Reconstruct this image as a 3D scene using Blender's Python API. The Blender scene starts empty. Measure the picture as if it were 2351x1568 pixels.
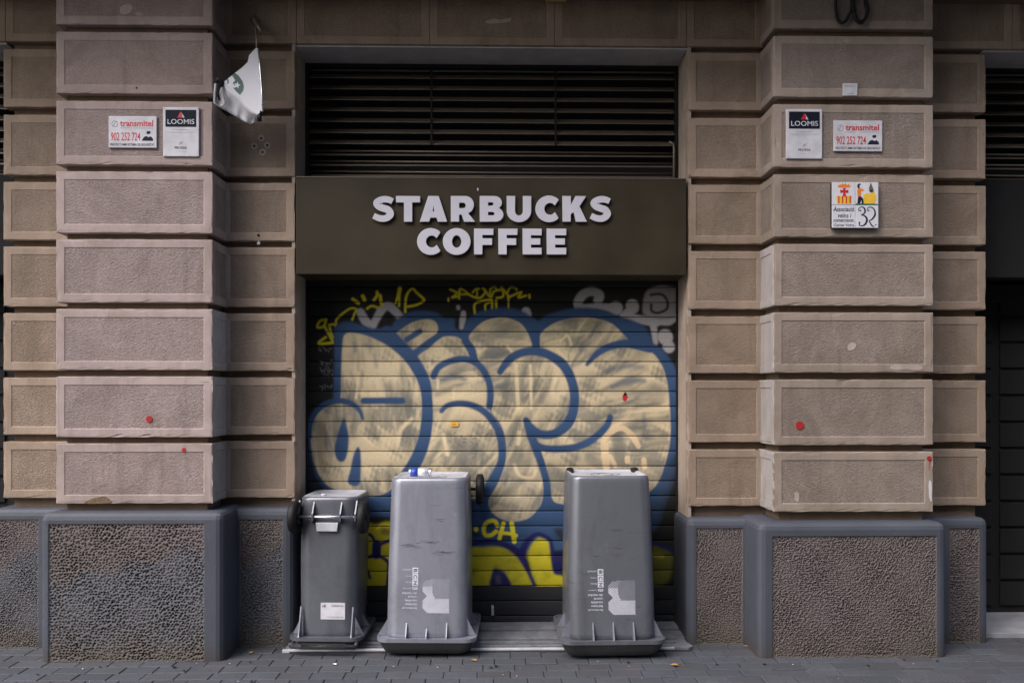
import bpy, bmesh, math, random
import numpy as np
from mathutils import Vector, Matrix
R = math.radians
random.seed(7); rng = np.random.default_rng(11)
sc = bpy.context.scene
COL = sc.collection
# ------------------------------------------------------------------ camera
F, U0, VH, D0, H0, TH = 1900.0, 1175.5, 900.0, 4.95, 1.573, R(1.07)
cam = bpy.data.cameras.new('camera'); co = bpy.data.objects.new('camera', cam); COL.objects.link(co)
co.location = (0, -D0, H0); co.rotation_euler = (R(90), 0, -TH)
cam.sensor_width = 36; cam.lens = 36*F/2351; cam.shift_y = (VH-784)/2351; cam.clip_end = 500
sc.camera = co
# ------------------------------------------------------------------ world / light
SUN_EL, SUN_AZ = R(50), R(231)      # azimuth: 0 = +Y, clockwise; light comes from the street, camera left
w = bpy.data.worlds.new('World'); sc.world = w; w.use_nodes = True
nt = w.node_tree; bg = nt.nodes['Background']
sky = nt.nodes.new('ShaderNodeTexSky'); sky.sky_type = 'NISHITA'; sky.sun_disc = False
sky.sun_elevation = SUN_EL; sky.sun_rotation = SUN_AZ; sky.air_density = 1.0; sky.dust_density = 4.0; sky.ozone_density = 1.0
nt.links.new(sky.outputs[0], bg.inputs[0]); bg.inputs[1].default_value = 0.15
sl = bpy.data.lights.new('sun', 'SUN'); sl.energy = 2.25; sl.angle = R(56); sl.color = (1.0, 0.94, 0.97)
so = bpy.data.objects.new('sun', sl); COL.objects.link(so)
sd = Vector((math.sin(SUN_AZ)*math.cos(SUN_EL), math.cos(SUN_AZ)*math.cos(SUN_EL), math.sin(SUN_EL)))
so.rotation_euler = sd.to_track_quat('Z', 'Y').to_euler(); so.location = sd*20
vs = sc.view_settings; vs.view_transform = 'Standard'; vs.look = 'None'; vs.gamma = 1; vs.exposure = 0.86
# ------------------------------------------------------------------ helpers
def PX(u, Y=0.0):
    t = (u-U0)/F; D = Y+D0
    return D*(math.sin(TH)+t*math.cos(TH))/(math.cos(TH)-t*math.sin(TH))
def P(u, v, Y=0.0):
    X = PX(u, Y); z = X*math.sin(TH)+(Y+D0)*math.cos(TH)
    return X, H0+(VH-v)*z/F
def PF(fx, fy, Y): return P(fx/1.63335, fy/1.63335, Y)      # from 3840-wide coordinates
def proj(X, Y, Z):
    z = X*math.sin(TH)+(Y+D0)*math.cos(TH); l = X*math.cos(TH)-(Y+D0)*math.sin(TH)
    return U0+F*l/z, VH-F*(Z-H0)/z

def tag(o, label=None, cat=None, group=None, kind=None):
    if label: o['label'] = label
    if cat: o['category'] = cat
    if group: o['group'] = group
    if kind: o['kind'] = kind
    return o
def thing(name, loc, label, cat, group=None, rz=0):
    o = bpy.data.objects.new(name, None); o.location = loc; o.rotation_euler = (0, 0, rz)
    o.empty_display_size = .1; COL.objects.link(o); return tag(o, label, cat, group)
def origin(par):
    v = Vector((0, 0, 0))
    while par is not None: v += par.location; par = par.parent
    return v
def link(name, me, mats, parent=None, local=False):
    """local=False: mesh coordinates are world coordinates and are moved under the parent"""
    o = bpy.data.objects.new(name, me)
    for m in (mats if isinstance(mats, (list, tuple)) else [mats]): me.materials.append(m)
    if parent is not None:
        o.parent = parent
        if not local: me.transform(Matrix.Translation(-origin(parent)))
    COL.objects.link(o); return o
class MB:
    def __init__(s): s.v = []; s.f = []; s.m = []; s.sm = []
    def face(s, pts, m=0, sm=False):
        i = len(s.v); s.v += [tuple(p) for p in pts]; s.f.append(tuple(range(i, i+len(pts)))); s.m.append(m); s.sm.append(sm)
    def box(s, x0, x1, y0, y1, z0, z1, m=0):
        i = len(s.v); s.v += [(x, y, z) for z in (z0, z1) for y in (y0, y1) for x in (x0, x1)]
        for q in ((0,2,3,1),(4,5,7,6),(0,1,5,4),(2,6,7,3),(0,4,6,2),(1,3,7,5)):
            s.f.append(tuple(i+k for k in q)); s.m.append(m); s.sm.append(False)
    def rings(s, rings, m=0, caps=(True, True), sm=True):
        i = len(s.v); n = len(rings[0])
        for r in rings: s.v += [tuple(p) for p in r]
        for a in range(len(rings)-1):
            for k in range(n):
                k2 = (k+1) % n
                s.f.append((i+a*n+k, i+a*n+k2, i+(a+1)*n+k2, i+(a+1)*n+k)); s.m.append(m); s.sm.append(sm)
        if caps[0]: s.f.append(tuple(i+k for k in range(n))[::-1]); s.m.append(m); s.sm.append(False)
        if caps[1]: s.f.append(tuple(i+(len(rings)-1)*n+k for k in range(n))); s.m.append(m); s.sm.append(False)
    def tube(s, pts, r, n=10, m=0):
        pts = [Vector(p) for p in pts]; rr = []
        for i, p in enumerate(pts):
            d = (pts[min(i+1, len(pts)-1)]-pts[max(i-1, 0)]).normalized()
            a = d.cross(Vector((0, 0, 1)) if abs(d.z) < .9 else Vector((1, 0, 0))).normalized(); b = d.cross(a)
            q = r[i] if isinstance(r, (list, tuple)) else r
            rr.append([p+a*q*math.cos(2*math.pi*k/n)+b*q*math.sin(2*math.pi*k/n) for k in range(n)])
        s.rings(rr, m)
    def build(s, name, mats, parent=None, local=False, bevel=0, seg=2, weld=False):
        me = bpy.data.meshes.new(name); me.from_pydata(s.v, [], s.f); 
        me.polygons.foreach_set('material_index', s.m); me.polygons.foreach_set('use_smooth', s.sm)
        bm = bmesh.new(); bm.from_mesh(me)
        if weld: bmesh.ops.remove_doubles(bm, verts=bm.verts, dist=1e-5)
        bmesh.ops.recalc_face_normals(bm, faces=bm.faces)
        if bevel:
            ed = [e for e in bm.edges if e.is_manifold and e.calc_face_angle(0) > R(40)]
            bmesh.ops.bevel(bm, geom=ed, offset=bevel, segments=seg, affect='EDGES', profile=.6)
        bm.to_mesh(me); bm.free(); me.update()
        return link(name, me, mats, parent, local)
def catmull(pts, n=8, closed=False):
    pts = np.array(pts, float); m = len(pts); out = []
    if m < 3 and not closed: 
        t = np.linspace(0, 1, n+1)[:, None]; return pts[0]*(1-t)+pts[-1]*t
    rngi = range(m) if closed else range(m-1)
    for i in rngi:
        if closed: a, b, c, d = pts[(i-1) % m], pts[i], pts[(i+1) % m], pts[(i+2) % m]
        else: a, b, c, d = pts[max(i-1, 0)], pts[i], pts[i+1], pts[min(i+2, m-1)]
        for k in range(n):
            t = k/n
            out.append(.5*((2*b)+(-a+c)*t+(2*a-5*b+4*c-d)*t*t+(-a+3*b-3*c+d)*t**3))
    if not closed: out.append(pts[-1])
    return np.array(out)
# ------------------------------------------------------------------ materials
class NT:
    def __init__(s, name):
        s.m = bpy.data.materials.new(name); s.m.use_nodes = True; s.t = s.m.node_tree; s.b = s.t.nodes['Principled BSDF']
        s.tc = s.t.nodes.new('ShaderNodeTexCoord'); s.geo = s.t.nodes.new('ShaderNodeNewGeometry')
        s.pos = s.geo.outputs['Position']
    def n(s, typ, **kw):
        o = s.t.nodes.new(typ)
        for k, v in kw.items():
            if k in o.inputs: o.inputs[k].default_value = v
            else: setattr(o, k, v)
        return o
    def l(s, a, b): s.t.links.new(a, b)
    def noise(s, scale, detail=4, rough=.55, stretch=None, dist=0):
        x = s.n('ShaderNodeTexNoise'); x.inputs['Scale'].default_value = scale; x.inputs['Detail'].default_value = detail
        x.inputs['Roughness'].default_value = rough; x.inputs['Distortion'].default_value = dist
        if stretch:
            mp = s.n('ShaderNodeMapping'); mp.inputs['Scale'].default_value = stretch; s.l(s.pos, mp.inputs[0]); s.l(mp.outputs[0], x.inputs[0])
        else: s.l(s.pos, x.inputs[0])
        return x.outputs['Fac']
    def ramp(s, fac, stops):
        r = s.n('ShaderNodeValToRGB'); e = r.color_ramp.elements
        while len(e) < len(stops): e.new(.5)
        for el, (p, c) in zip(e, stops): el.position = p; el.color = (*c, 1) if len(c) == 3 else c
        s.l(fac, r.inputs[0]); return r.outputs[0]
    def mix(s, fac, a, b, typ='MIX'):
        x = s.n('ShaderNodeMix', data_type='RGBA', blend_type=typ)
        for sock, val in ((x.inputs[0], fac), (x.inputs[6], a), (x.inputs[7], b)):
            if isinstance(val, (int, float)): sock.default_value = val
            elif isinstance(val, tuple): sock.default_value = (*val, 1)
            else: s.l(val, sock)
        return x.outputs[2]
    def math(s, op, a, b=0.0):
        x = s.n('ShaderNodeMath', operation=op)
        for sock, val in ((x.inputs[0], a), (x.inputs[1], b)):
            if isinstance(val, (int, float)): sock.default_value = val
            else: s.l(val, sock)
        return x.outputs[0]
    def bump(s, h, strength=.3, dist=.01, nrm=None):
        x = s.n('ShaderNodeBump'); x.inputs['Strength'].default_value = strength; x.inputs['Distance'].default_value = dist
        s.l(h, x.inputs['Height'])
        if nrm: s.l(nrm, x.inputs['Normal'])
        return x.outputs[0]
    def out(s, col=None, rough=.8, metal=0, nrm=None, spec=None):
        if col is not None:
            if isinstance(col, tuple): s.b.inputs['Base Color'].default_value = (*col, 1)
            else: s.l(col, s.b.inputs['Base Color'])
        if isinstance(rough, (int, float)): s.b.inputs['Roughness'].default_value = rough
        else: s.l(rough, s.b.inputs['Roughness'])
        s.b.inputs['Metallic'].default_value = metal
        if spec is not None: s.b.inputs['Specular IOR Level'].default_value = spec
        if nrm: s.l(nrm, s.b.inputs['Normal'])
        return s.m
def scl(c, k): return tuple(min(1, x*k) for x in c)
def stone(name, c, bumpy):
    n = NT(name)
    big = n.noise(.9, 5, .6); mid = n.noise(7, 5, .65); fine = n.noise(170, 3, .7); streak = n.noise(3.2, 4, .6, (2.5, 2.5, .35))
    col = n.mix(n.ramp(big, [(.35, (0,0,0)), (.68, (1,1,1))]), scl(c, .90), (c[0]*1.06, c[1]*1.06, c[2]*1.05))
    col = n.mix(n.ramp(mid, [(.42, (0,0,0)), (.75, (.55,.55,.55))]), col, (c[0]*.72, c[1]*.68, c[2]*.62))
    col = n.mix(n.ramp(streak, [(.52, (0,0,0)), (.8, (.4,.4,.4))]), col, (c[0]*1.3, c[1]*1.28, c[2]*1.25))
    blot = n.noise(2.1, 6, .7, (1.2, 1.2, 1), 1.2)
    col = n.mix(n.ramp(blot, [(.48, (0,0,0)), (.64, (.7,.7,.7))]), col, (c[0]*.70, c[1]*.69, c[2]*.66))
    runs = n.noise(6, 5, .7, (2.2, 2.2, .22), .3)
    col = n.mix(n.ramp(runs, [(.54, (0,0,0)), (.72, (.55,.55,.55))]), col, (c[0]*.58, c[1]*.56, c[2]*.53))
    pale = n.noise(4.2, 6, .75, (1, 1, .7), .8)
    col = n.mix(n.ramp(pale, [(.58, (0,0,0)), (.70, (.45,.45,.45))]), col, (c[0]*1.35, c[1]*1.4, c[2]*1.5))
    oi = n.n('ShaderNodeObjectInfo'); col = n.mix(.38, col, n.ramp(oi.outputs['Random'], [(0, (.36,.35,.33)), (1, (.62,.62,.65))]), 'OVERLAY')
    col = n.mix(.35 if bumpy else .18, col, n.ramp(fine, [(.3, (.35,.35,.35)), (.7, (.85,.85,.85))]), 'OVERLAY')
    if bumpy:
        rip = n.noise(78, 3, .65, (.8, .8, 2.0), .5)
        h = n.math('ADD', n.math('MULTIPLY', rip, 1.0), n.math('MULTIPLY', fine, .35))
        nr = n.bump(n.math('MULTIPLY', h, n.math('ADD', n.math('MULTIPLY', oi.outputs['Random'], .6), n.math('ADD', .35, n.math('MULTIPLY', blot, .6)))), .85, .011)
        col = n.mix(n.ramp(rip, [(.3, (.55,.55,.55)), (.5, (0,0,0))]), col, (c[0]*.6, c[1]*.58, c[2]*.55))
    else:
        h = n.math('ADD', n.math('MULTIPLY', mid, .5), n.math('MULTIPLY', fine, .25)); nr = n.bump(h, .25, .006)
    return n.out(col, .88, 0, nr, .25)
SB = (.325, .256, .198)
M = {}
M['stone_margin'] = stone('stone_margin', SB, False)
M['stone_panel'] = stone('stone_panel', scl(SB, .86), True)
M['stone_margin_grey'] = stone('stone_margin_grey', (.318, .266, .225), False); M['stone_panel_grey'] = stone('stone_panel_grey', (.272, .228, .196), True)
M['stone_margin_pink'] = stone('stone_margin_pink', (.362, .296, .275), False)  # pink tint puts the cooler light on the left front into the stone
M['stone_panel_pink'] = stone('stone_panel_pink', (.312, .253, .236), True)
M['pale_side'] = stone('pale_side_stone', (.40, .38, .375), False)  # paler stone for the lower side faces turned to the opening
M['joint'] = stone('joint', (.16, .115, .08), False)
M['reveal'] = stone('reveal_render', (.36, .30, .245), False)
def plain(name, c, rough=.6, metal=0, var=.12, bumps=.1, scale=9, spec=None):
    n = NT(name); a = n.noise(scale, 5, .6); f = n.noise(scale*16, 2, .6)
    col = n.mix(n.ramp(a, [(.3, (0,0,0)), (.7, (1,1,1))]), scl(c, 1-var), scl(c, 1+var))
    r = n.math('ADD', n.math('MULTIPLY', a, .25), rough-.12)
    return n.out(col, r, metal, n.bump(f, bumps, .003), spec)
def plinth_paint():
    n = NT('plinth_paint'); c = (.060, .068, .086)
    a = n.noise(3, 5, .65); f = n.noise(60, 4, .6); d = n.noise(14, 6, .7)
    col = n.mix(n.ramp(a, [(.3, (0,0,0)), (.7, (1,1,1))]), scl(c, .88), scl(c, 1.12))
    col = n.mix(n.ramp(d, [(.66, (0,0,0)), (.78, (.5,.5,.5))]), col, (.19, .19, .2))
    z = n.n('ShaderNodeSeparateXYZ'); n.l(n.pos, z.inputs[0])
    g = n.math('ADD', z.outputs[2], n.math('MULTIPLY', d, .16))
    col = n.mix(n.ramp(g, [(.10, (.75,.75,.75)), (.2, (0,0,0))]), col, (.052, .047, .042))      # street grime splashed on the foot
    return n.out(col, .62, 0, n.bump(n.math('ADD', f, n.math('MULTIPLY', d, 1.5)), .18, .006), .4)
M['plinth'] = plinth_paint()
def vcol(name, rough=.8, bumpscale=180, bs=.2, spec=.3):
    n = NT(name); at = n.n('ShaderNodeVertexColor', layer_name='Col'); f = n.noise(bumpscale, 3, .6)
    col = n.mix(.16, at.outputs[0], n.ramp(f, [(.3, (.3,.3,.3)), (.7, (.8,.8,.8))]), 'OVERLAY')
    return n.out(col, rough, 0, n.bump(f, bs, .003), spec)
M['rough'] = vcol('vermiculated_stone', .85)
M['shutter'] = vcol('painted_steel_slats', .6, 90, .06, .22)
M['fascia'] = plain('fascia_panel', (.036, .0285, .016), .5, 0, .22, .08, 2.6, .25)
M['white_letter'] = plain('letter_acrylic', (.56, .56, .62), .35, 0, .04, .02)
M['letter_side'] = plain('letter_return', (.22, .22, .25), .4)
M['black'] = plain('black_metal', (.012, .012, .013), .55, spec=.25)
M['interior'] = plain('dark_interior', (.006, .006, .006), .9)
M['bronze'] = plain('bronze_metal', (.17, .14, .11), .42, .3)
M['soffit'] = plain('soffit_paint', (.42, .41, .41), .6, 0, .15)
M['rubber'] = plain('rubber', (.011, .011, .012), .6, spec=.3)
def plastic(name, c, dirt=.5, metal=.42):
    n = NT(name); a = n.noise(2.2, 4, .6); s1 = n.noise(9, 5, .7, (.35, .35, 3.2)); f = n.noise(260, 2, .6); sc2 = n.noise(22, 3, .7, (.25, .25, 6))
    col = n.mix(n.ramp(a, [(.3, (0,0,0)), (.7, (1,1,1))]), scl(c, .92), scl(c, 1.08))
    col = n.mix(n.ramp(s1, [(.62, (0,0,0)), (.74, (dirt,)*3)]), col, (.035, .033, .035))
    col = n.mix(n.ramp(sc2, [(.66, (0,0,0)), (.72, (.3,.3,.3))]), col, scl(c, 1.7))
    gr = n.noise(3.1, 6, .75, (1, 1, .5), .6)
    col = n.mix(n.ramp(gr, [(.46, (0,0,0)), (.66, (.6,.6,.6))]), col, scl(c, .55))
    sm = n.noise(11, 6, .8, None, .4); col = n.mix(n.ramp(sm, [(.60, (0,0,0)), (.72, (.4,.4,.4))]), col, scl(c, 1.5))
    r = n.math('ADD', n.math('MULTIPLY', gr, .28), .20)
    return n.out(col, r, metal, n.bump(n.math('ADD', f, n.math('MULTIPLY', a, 2)), .07, .004), .6)
M['bin_light'] = plastic('bin_plastic_pale', (.28, .295, .345), .65)
M['bin_mid'] = plastic('bin_plastic_mid', (.16, .17, .195), .7)
M['bin_dark'] = plastic('bin_plastic_dark', (.145, .155, .18), .35)
M['base_pale'] = plastic('base_plastic_pale', (.52, .54, .60), .2, 0)  # much paler plastic for the upturned bases and the grip
M['lid_light'] = plastic('lid_plastic', (.07, .07, .072), .8)
M['print'] = plain('white_print', (.55, .56, .62), .6)
M['plate'] = plain('enamel_plate', (.56, .56, .60), .45, 0, .14, .05, 14)
M['navy'] = plain('navy_enamel', (.008, .011, .022), .6, spec=.15)
M['red'] = plain('red_enamel', (.52, .02, .03), .4)
M['redspray'] = plain('red_spray', (.34, .010, .012), .75)
M['ink'] = plain('dark_ink', (.015, .018, .035), .6, spec=.15)
M['greyink'] = plain('grey_ink', (.25, .25, .3), .5)
M['orange'] = plain('orange_glaze', (.72, .22, .03), .3)
M['yellow'] = plain('yellow_glaze', (.75, .48, .05), .3)
M['tile'] = plain('glazed_tile', (.62, .63, .68), .25, 0, .05)
M['green'] = plain('green_print', (.02, .075, .055), .5)
M['greenglaze'] = plain('green_glaze', (.03, .14, .10), .3)
M['alu'] = plain('aluminium', (.62, .64, .68), .28, .9, .08)
M['scuff'] = plain('scuffed_plastic', (.12, .122, .135), .6)
M['canwhite'] = plain('can_silver', (.80, .81, .86), .3, .35, .05)
M['blueprint'] = plain('blue_print', (.03, .07, .42), .35)
M['threshold'] = plain('threshold_stone', (.15, .16, .18), .55, 0, .3, .3, 12)
M['rail'] = plain('rail_steel', (.60, .62, .66), .4, .3, .2)
M['step'] = plain('white_step', (.27, .28, .30), .5, 0, .2)
M['leaf'] = plain('dry_leaf', (.30, .17, .05), .7)
M['paper'] = plain('litter_paper', (.6, .6, .58), .7)
M['chip'] = stone('chipped_stone', (.21, .15, .095), True)
M['pale_stain'] = stone('pale_scuff', (.40, .345, .31), False)
M['lamp'] = plain('lamp_brass', (.55, .42, .15), .4, .6)
def cloth():
    n = NT('white_banner'); a = n.noise(6, 4, .6); f = n.noise(30, 3, .6)
    m = n.out(n.mix(a, (.74, .75, .78), (.86, .87, .9)), .55, 0, n.bump(f, .12, .01), .3)
    t = n.n('ShaderNodeBsdfTranslucent'); t.inputs[0].default_value = (.85, .87, .92, 1); x = n.n('ShaderNodeMixShader'); x.inputs[0].default_value = .4
    o = n.t.nodes['Material Output']; n.l(n.b.outputs[0], x.inputs[1]); n.l(t.outputs[0], x.inputs[2]); n.l(x.outputs[0], o.inputs[0]); return m
M['cloth'] = cloth()
# ------------------------------------------------------------------ ground
def paver_mat():
    n = NT('paver_concrete'); at = n.n('ShaderNodeVertexColor', layer_name='Col')
    a = n.noise(4, 5, .65); f = n.noise(240, 3, .7); sp = n.noise(38, 3, .75)
    col = n.mix(n.ramp(a, [(.3, (0,0,0)), (.7, (.75,.75,.75))]), at.outputs[0], (.05, .054, .062))
    col = n.mix(n.ramp(sp, [(.60, (0,0,0)), (.66, (.8,.8,.8))]), col, (.028, .028, .03))
    col = n.mix(.25, col, n.ramp(f, [(.3, (.3,.3,.3)), (.7, (.8,.8,.8))]), 'OVERLAY')
    return n.out(col, .72, 0, n.bump(n.math('ADD', f, sp), .25, .003), .35)
M['paver'] = paver_mat()
M['ground'] = plain('joint_sand', (.035, .036, .04), .9, 0, .3, .4, 20)
M['asphalt'] = plain('asphalt', (.05, .05, .052), .85, 0, .25, .5, 20)
g = MB(); g.box(-40, 40, -3.4, 6, -.3, -.008); tag(g.build('pavement', M['ground']), kind='structure')
g = MB(); g.box(-40, 40, -3.55, -3.404, -.3, .0); tag(g.build('kerb', M['threshold']), kind='structure')
g = MB(); g.box(-60, 60, -11, -3.554, -.4, -.13); tag(g.build('road', M['asphalt']), kind='structure')
def pavers():
    V = []; Fc = []; C = []; L, Wd, gp = .186, .112, .004
    y = .62
    r = 0
    while y > -1.75:
        x = -3.6 + random.uniform(0, L)
        while x < 3.7:
            ln = L*random.choice([1, 1, 1, .98])
            dz = random.gauss(0, .0012); tx = random.gauss(0, .006); ty = random.gauss(0, .006)
            x0, x1, y0, y1 = x+gp/2, x+ln-gp/2, y-Wd+gp/2, y-gp/2; b = .004; i = len(V); xc, yc = (x0+x1)/2, (y0+y1)/2
            for (ax, bx, ay, by, zz) in ((x0, x1, y0, y1, -.02), (x0, x1, y0, y1, -.003), (x0+b, x1-b, y0+b, y1-b, 0)):
                for px, py in ((ax, ay), (bx, ay), (bx, by), (ax, by)):
                    V.append((px, py, zz+dz+(px-xc)*tx+(py-yc)*ty))
            for k in range(4):
                k2 = (k+1) % 4; Fc.append((i+k, i+k2, i+4+k2, i+4+k)); Fc.append((i+4+k, i+4+k2, i+8+k2, i+8+k))
            Fc.append((i+8, i+9, i+10, i+11))
            s = random.uniform(.82, 1.18); t = random.uniform(-.008, .008)
            C += [(.066*s+t*.5, .071*s, .083*s-t*.5, 1)]*12
            x += ln
        y -= Wd; r += 1
    me = bpy.data.meshes.new('paving'); me.from_pydata(V, [], Fc)
    ca = me.color_attributes.new('Col', 'FLOAT_COLOR', 'POINT'); ca.data.foreach_set('color', np.array(C, 'f').ravel())
    tag(link('pavement_blocks', me, M['paver']), kind='structure')
pavers()
# ------------------------------------------------------------------ the other side of the narrow street (unseen behind the camera), added and trimmed to shape the light
c = MB(); OY = -11.5
c.box(-7.5, 30, OY-6, OY, -.13, 12)
for i in range(-2, 9):
    for z0_ in (4.6, 7.6, 10.4): c.box(i*3.2+.9, i*3.2+2.3, OY+.002, OY+.9, z0_-.25, z0_-.1)
ow = thing('opposite_building', (0, OY, 0), 'unseen plain rendered apartment house across the narrow street, added to shape the light', 'building')
c.build('wall', M['reveal'], ow)
for i in range(-2, 9):
    for z0_ in (4.6, 7.6, 10.4):
        c = MB(); c.box(i*3.2+1.1, i*3.2+2.1, OY+.001, OY+.03, z0_, z0_+2.2); c.build('window', M['interior'], ow)
# ------------------------------------------------------------------ building
YW, YS, J = .25, .56, .045            # wing plane, shutter plane, joint depth
bld = thing('building', (0, .3, 0), 'rusticated beige stone shopfront facade with two pilasters above grey plinths', 'building')
def panel_box(bm, x0, x1, y0, y1, z0, z1, faces, margin=.043):
    old = set(bm.faces)
    geom = bmesh.ops.create_cube(bm, size=1)
    for v in geom['verts']:
        v.co = Vector(((x0+x1)/2+v.co.x*(x1-x0), (y0+y1)/2+v.co.y*(y1-y0), (z0+z1)/2+v.co.z*(z1-z0)))
    vs_ = geom['verts']; ed = list({e for v in vs_ for e in v.link_edges})
    r = bmesh.ops.bevel(bm, geom=ed, offset=.006, segments=2, affect='EDGES', profile=.6)
    fs = set(r['faces']); 
    allf = [f for f in bm.faces if f not in old]
    for nx, ny in faces:
        c = [f for f in allf if f.normal.dot(Vector((nx, ny, 0))) > .99]
        if not c: continue
        f = max(c, key=lambda q: q.calc_area()); 
        wd = (y1-y0) if nx else (x1-x0)
        mg = margin if wd > .3 else margin*.62
        bmesh.ops.inset_region(bm, faces=[f], thickness=mg, use_even_offset=True)
        bmesh.ops.inset_region(bm, faces=[f], thickness=.005, depth=-.0035, use_even_offset=True)
        f.material_index = 1
def chip(bm, amt):
    for v in bm.verts: v.co += Vector([random.gauss(0, amt) for _ in range(3)])
PIERS = {
 'L': dict(wl=7, f0=128, f1=488, wr=677, tops=[-95, 74, 232, 393.5, 549, 709, 864, 1018], bots=[58, 216, 379, 535.5, 695, 849.5, 1004, 1156], ref=300,
           pl=dict(f0=90.5, f1=500, top=1190, wl=-30, wr=669)),
 'R': dict(wl=1580, f0=1776, f1=2143, wr=2264, tops=[-90, 83, 240, 400.5, 560, 717, 871, 1037], bots=[67, 224, 385, 545, 702, 856, 1022, 1175], ref=1950,
           pl=dict(f0=1753, f1=2175, top=1211, wl=1577, wr=2271)),
}
def bldpart(name, me_builder, mats, **k): return me_builder.build(name, mats, bld, **k)
def vermiculated(name, x0, x1, z0, z1, Y, parent, style, step=.0027):
    nx = int((x1-x0)/step); nz = int((z1-z0)/step)
    X, Z = np.meshgrid(np.linspace(x0, x1, nx), np.linspace(z0, z1, nz)); Hh = np.zeros_like(X)
    coarse, aniso, ang0 = style
    xs = np.arange(x0, x1, coarse*.92); zs = np.arange(z0, z1, coarse*.8)
    fr = rng.uniform(1.5, 3.5, 4); ph = rng.uniform(0, 6, 4)
    for j, zc in enumerate(zs):
        for xc in xs:
            px = xc+(coarse*.46 if j % 2 else 0)+rng.normal(0, coarse*.2); pz = zc+rng.normal(0, coarse*.18)
            th = ang0+.9*math.sin(fr[0]*px*2+ph[0])*math.cos(fr[1]*pz*2+ph[1])+rng.normal(0, .55)
            a = coarse*rng.uniform(.24, .32)*aniso; b = coarse*rng.uniform(.22, .28); dp = rng.uniform(.6, 1.15)*(.75+.25*math.sin(px*17+ph[1])*math.sin(pz*13+ph[0]))
            i0 = max(0, int((px-x0-2.4*a)/step)); i1 = min(nx, int((px-x0+2.4*a)/step)+1); k0 = max(0, int((pz-z0-2.4*a)/step)); k1 = min(nz, int((pz-z0+2.4*a)/step)+1)
            if i0 >= i1 or k0 >= k1: continue
            dx = X[k0:k1, i0:i1]-px; dz = Z[k0:k1, i0:i1]-pz
            p = dx*math.cos(th)+dz*math.sin(th); q = -dx*math.sin(th)+dz*math.cos(th)
            Hh[k0:k1, i0:i1] = np.maximum(Hh[k0:k1, i0:i1], dp*np.exp(-(p/a)**2-(q/b)**2))
    edge = np.minimum(np.minimum(X-x0, x1-X), np.minimum(Z-z0, z1-Z)); damp = np.clip(edge/.012, .15, 1)
    d = (Hh*.75*coarse*damp) + rng.normal(0, .0004, X.shape)
    V = np.stack([X, np.full_like(X, Y)+d, Z], -1).reshape(-1, 3)
    idx = np.arange(nx*nz).reshape(nz, nx); Fq = np.stack([idx[:-1, :-1], idx[:-1, 1:], idx[1:, 1:], idx[1:, :-1]], -1).reshape(-1, 4)
    me = bpy.data.meshes.new(name); me.from_pydata(V.tolist(), [], Fq.tolist()); me.polygons.foreach_set('use_smooth', [True]*len(Fq))
    s = np.sin(X*3.1+ph[2])*.5+np.sin(Z*4.3+X*2+ph[3])*.5+np.sin(X*9+Z*7)*.25
    brown = np.array([.128, .112, .103]); rose = np.array([.140, .117, .118]); grey = np.array([.115, .116, .128]); olive = np.array([.085, .078, .055])
    t = np.clip(s*.5+.5, 0, 1)[..., None]; C = brown*(1-t)+rose*t
    if style[1] < 1.3:      # left pier: lower part painted over grey along an uneven line
        ln = z0+(z1-z0)*(.56+.26*np.clip((X-x0)/(x1-x0), 0, 1)+.03*np.sin(X*23))
        k = 1/(1+np.exp((Z-ln)/.008)); k *= 1/(1+np.exp(-(Z-(z0+.1+.03*np.sin(X*14)))/.03)); C = C*(1-k[..., None])+grey*k[..., None]
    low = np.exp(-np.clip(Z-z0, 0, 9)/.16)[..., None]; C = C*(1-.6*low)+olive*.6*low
    C = C*1.0*(1-.93*np.clip(Hh*1.15, 0, 1)[..., None]*damp[..., None])                                       # colour darkens with the depth of the pits
    sp = (rng.random(X.shape) > .9955) & (Hh < .3); C[sp] = (.26, .24, .235)
    ca = me.color_attributes.new('Col', 'FLOAT_COLOR', 'POINT'); ca.data.foreach_set('color', np.concatenate([C, np.ones((*X.shape, 1))], -1).astype('f').ravel())
    return link(name, me, M['rough'], parent)
def plinth_box(bm, x0, x1, y0, y1, z1, px0, px1, pz1):
    old = set(bm.faces); g = bmesh.ops.create_cube(bm, size=1)
    for v in g['verts']: v.co = Vector(((x0+x1)/2+v.co.x*(x1-x0), (y0+y1)/2+v.co.y*(y1-y0), z1/2-.02+v.co.z*(z1+.04)))
    vs_ = g['verts']; ed = list({e for v in vs_ for e in v.link_edges if (sum(q.co.z for q in e.verts)/2 > 0.0 or abs(e.verts[0].co.x-e.verts[1].co.x) < .01 and abs(e.verts[0].co.y-e.verts[1].co.y) < .01) and not all(q.co.y > y1-.01 for q in e.verts)})
    bmesh.ops.bevel(bm, geom=ed, offset=.042, segments=3, affect='EDGES', profile=.5)
    # cut the panel opening in the front face
    fs = [f for f in bm.faces if f.normal.y < -.99 and f not in old]; f = max(fs, key=lambda q: q.calc_area())
    bmesh.ops.inset_region(bm, faces=[f], thickness=.002)
    c = f.verts[:]
    cx = sum(v.co.x for v in c)/4; cz = sum(v.co.z for v in c)/4
    for v in c:
        v.co.x = px0 if v.co.x < cx else px1; v.co.z = -.01 if v.co.z < cz else pz1
    bmesh.ops.inset_region(bm, faces=[f], thickness=.0015, depth=-.03)
def Zat(u, v, Y=0.0): return P(u, v, Y)[1]
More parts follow.
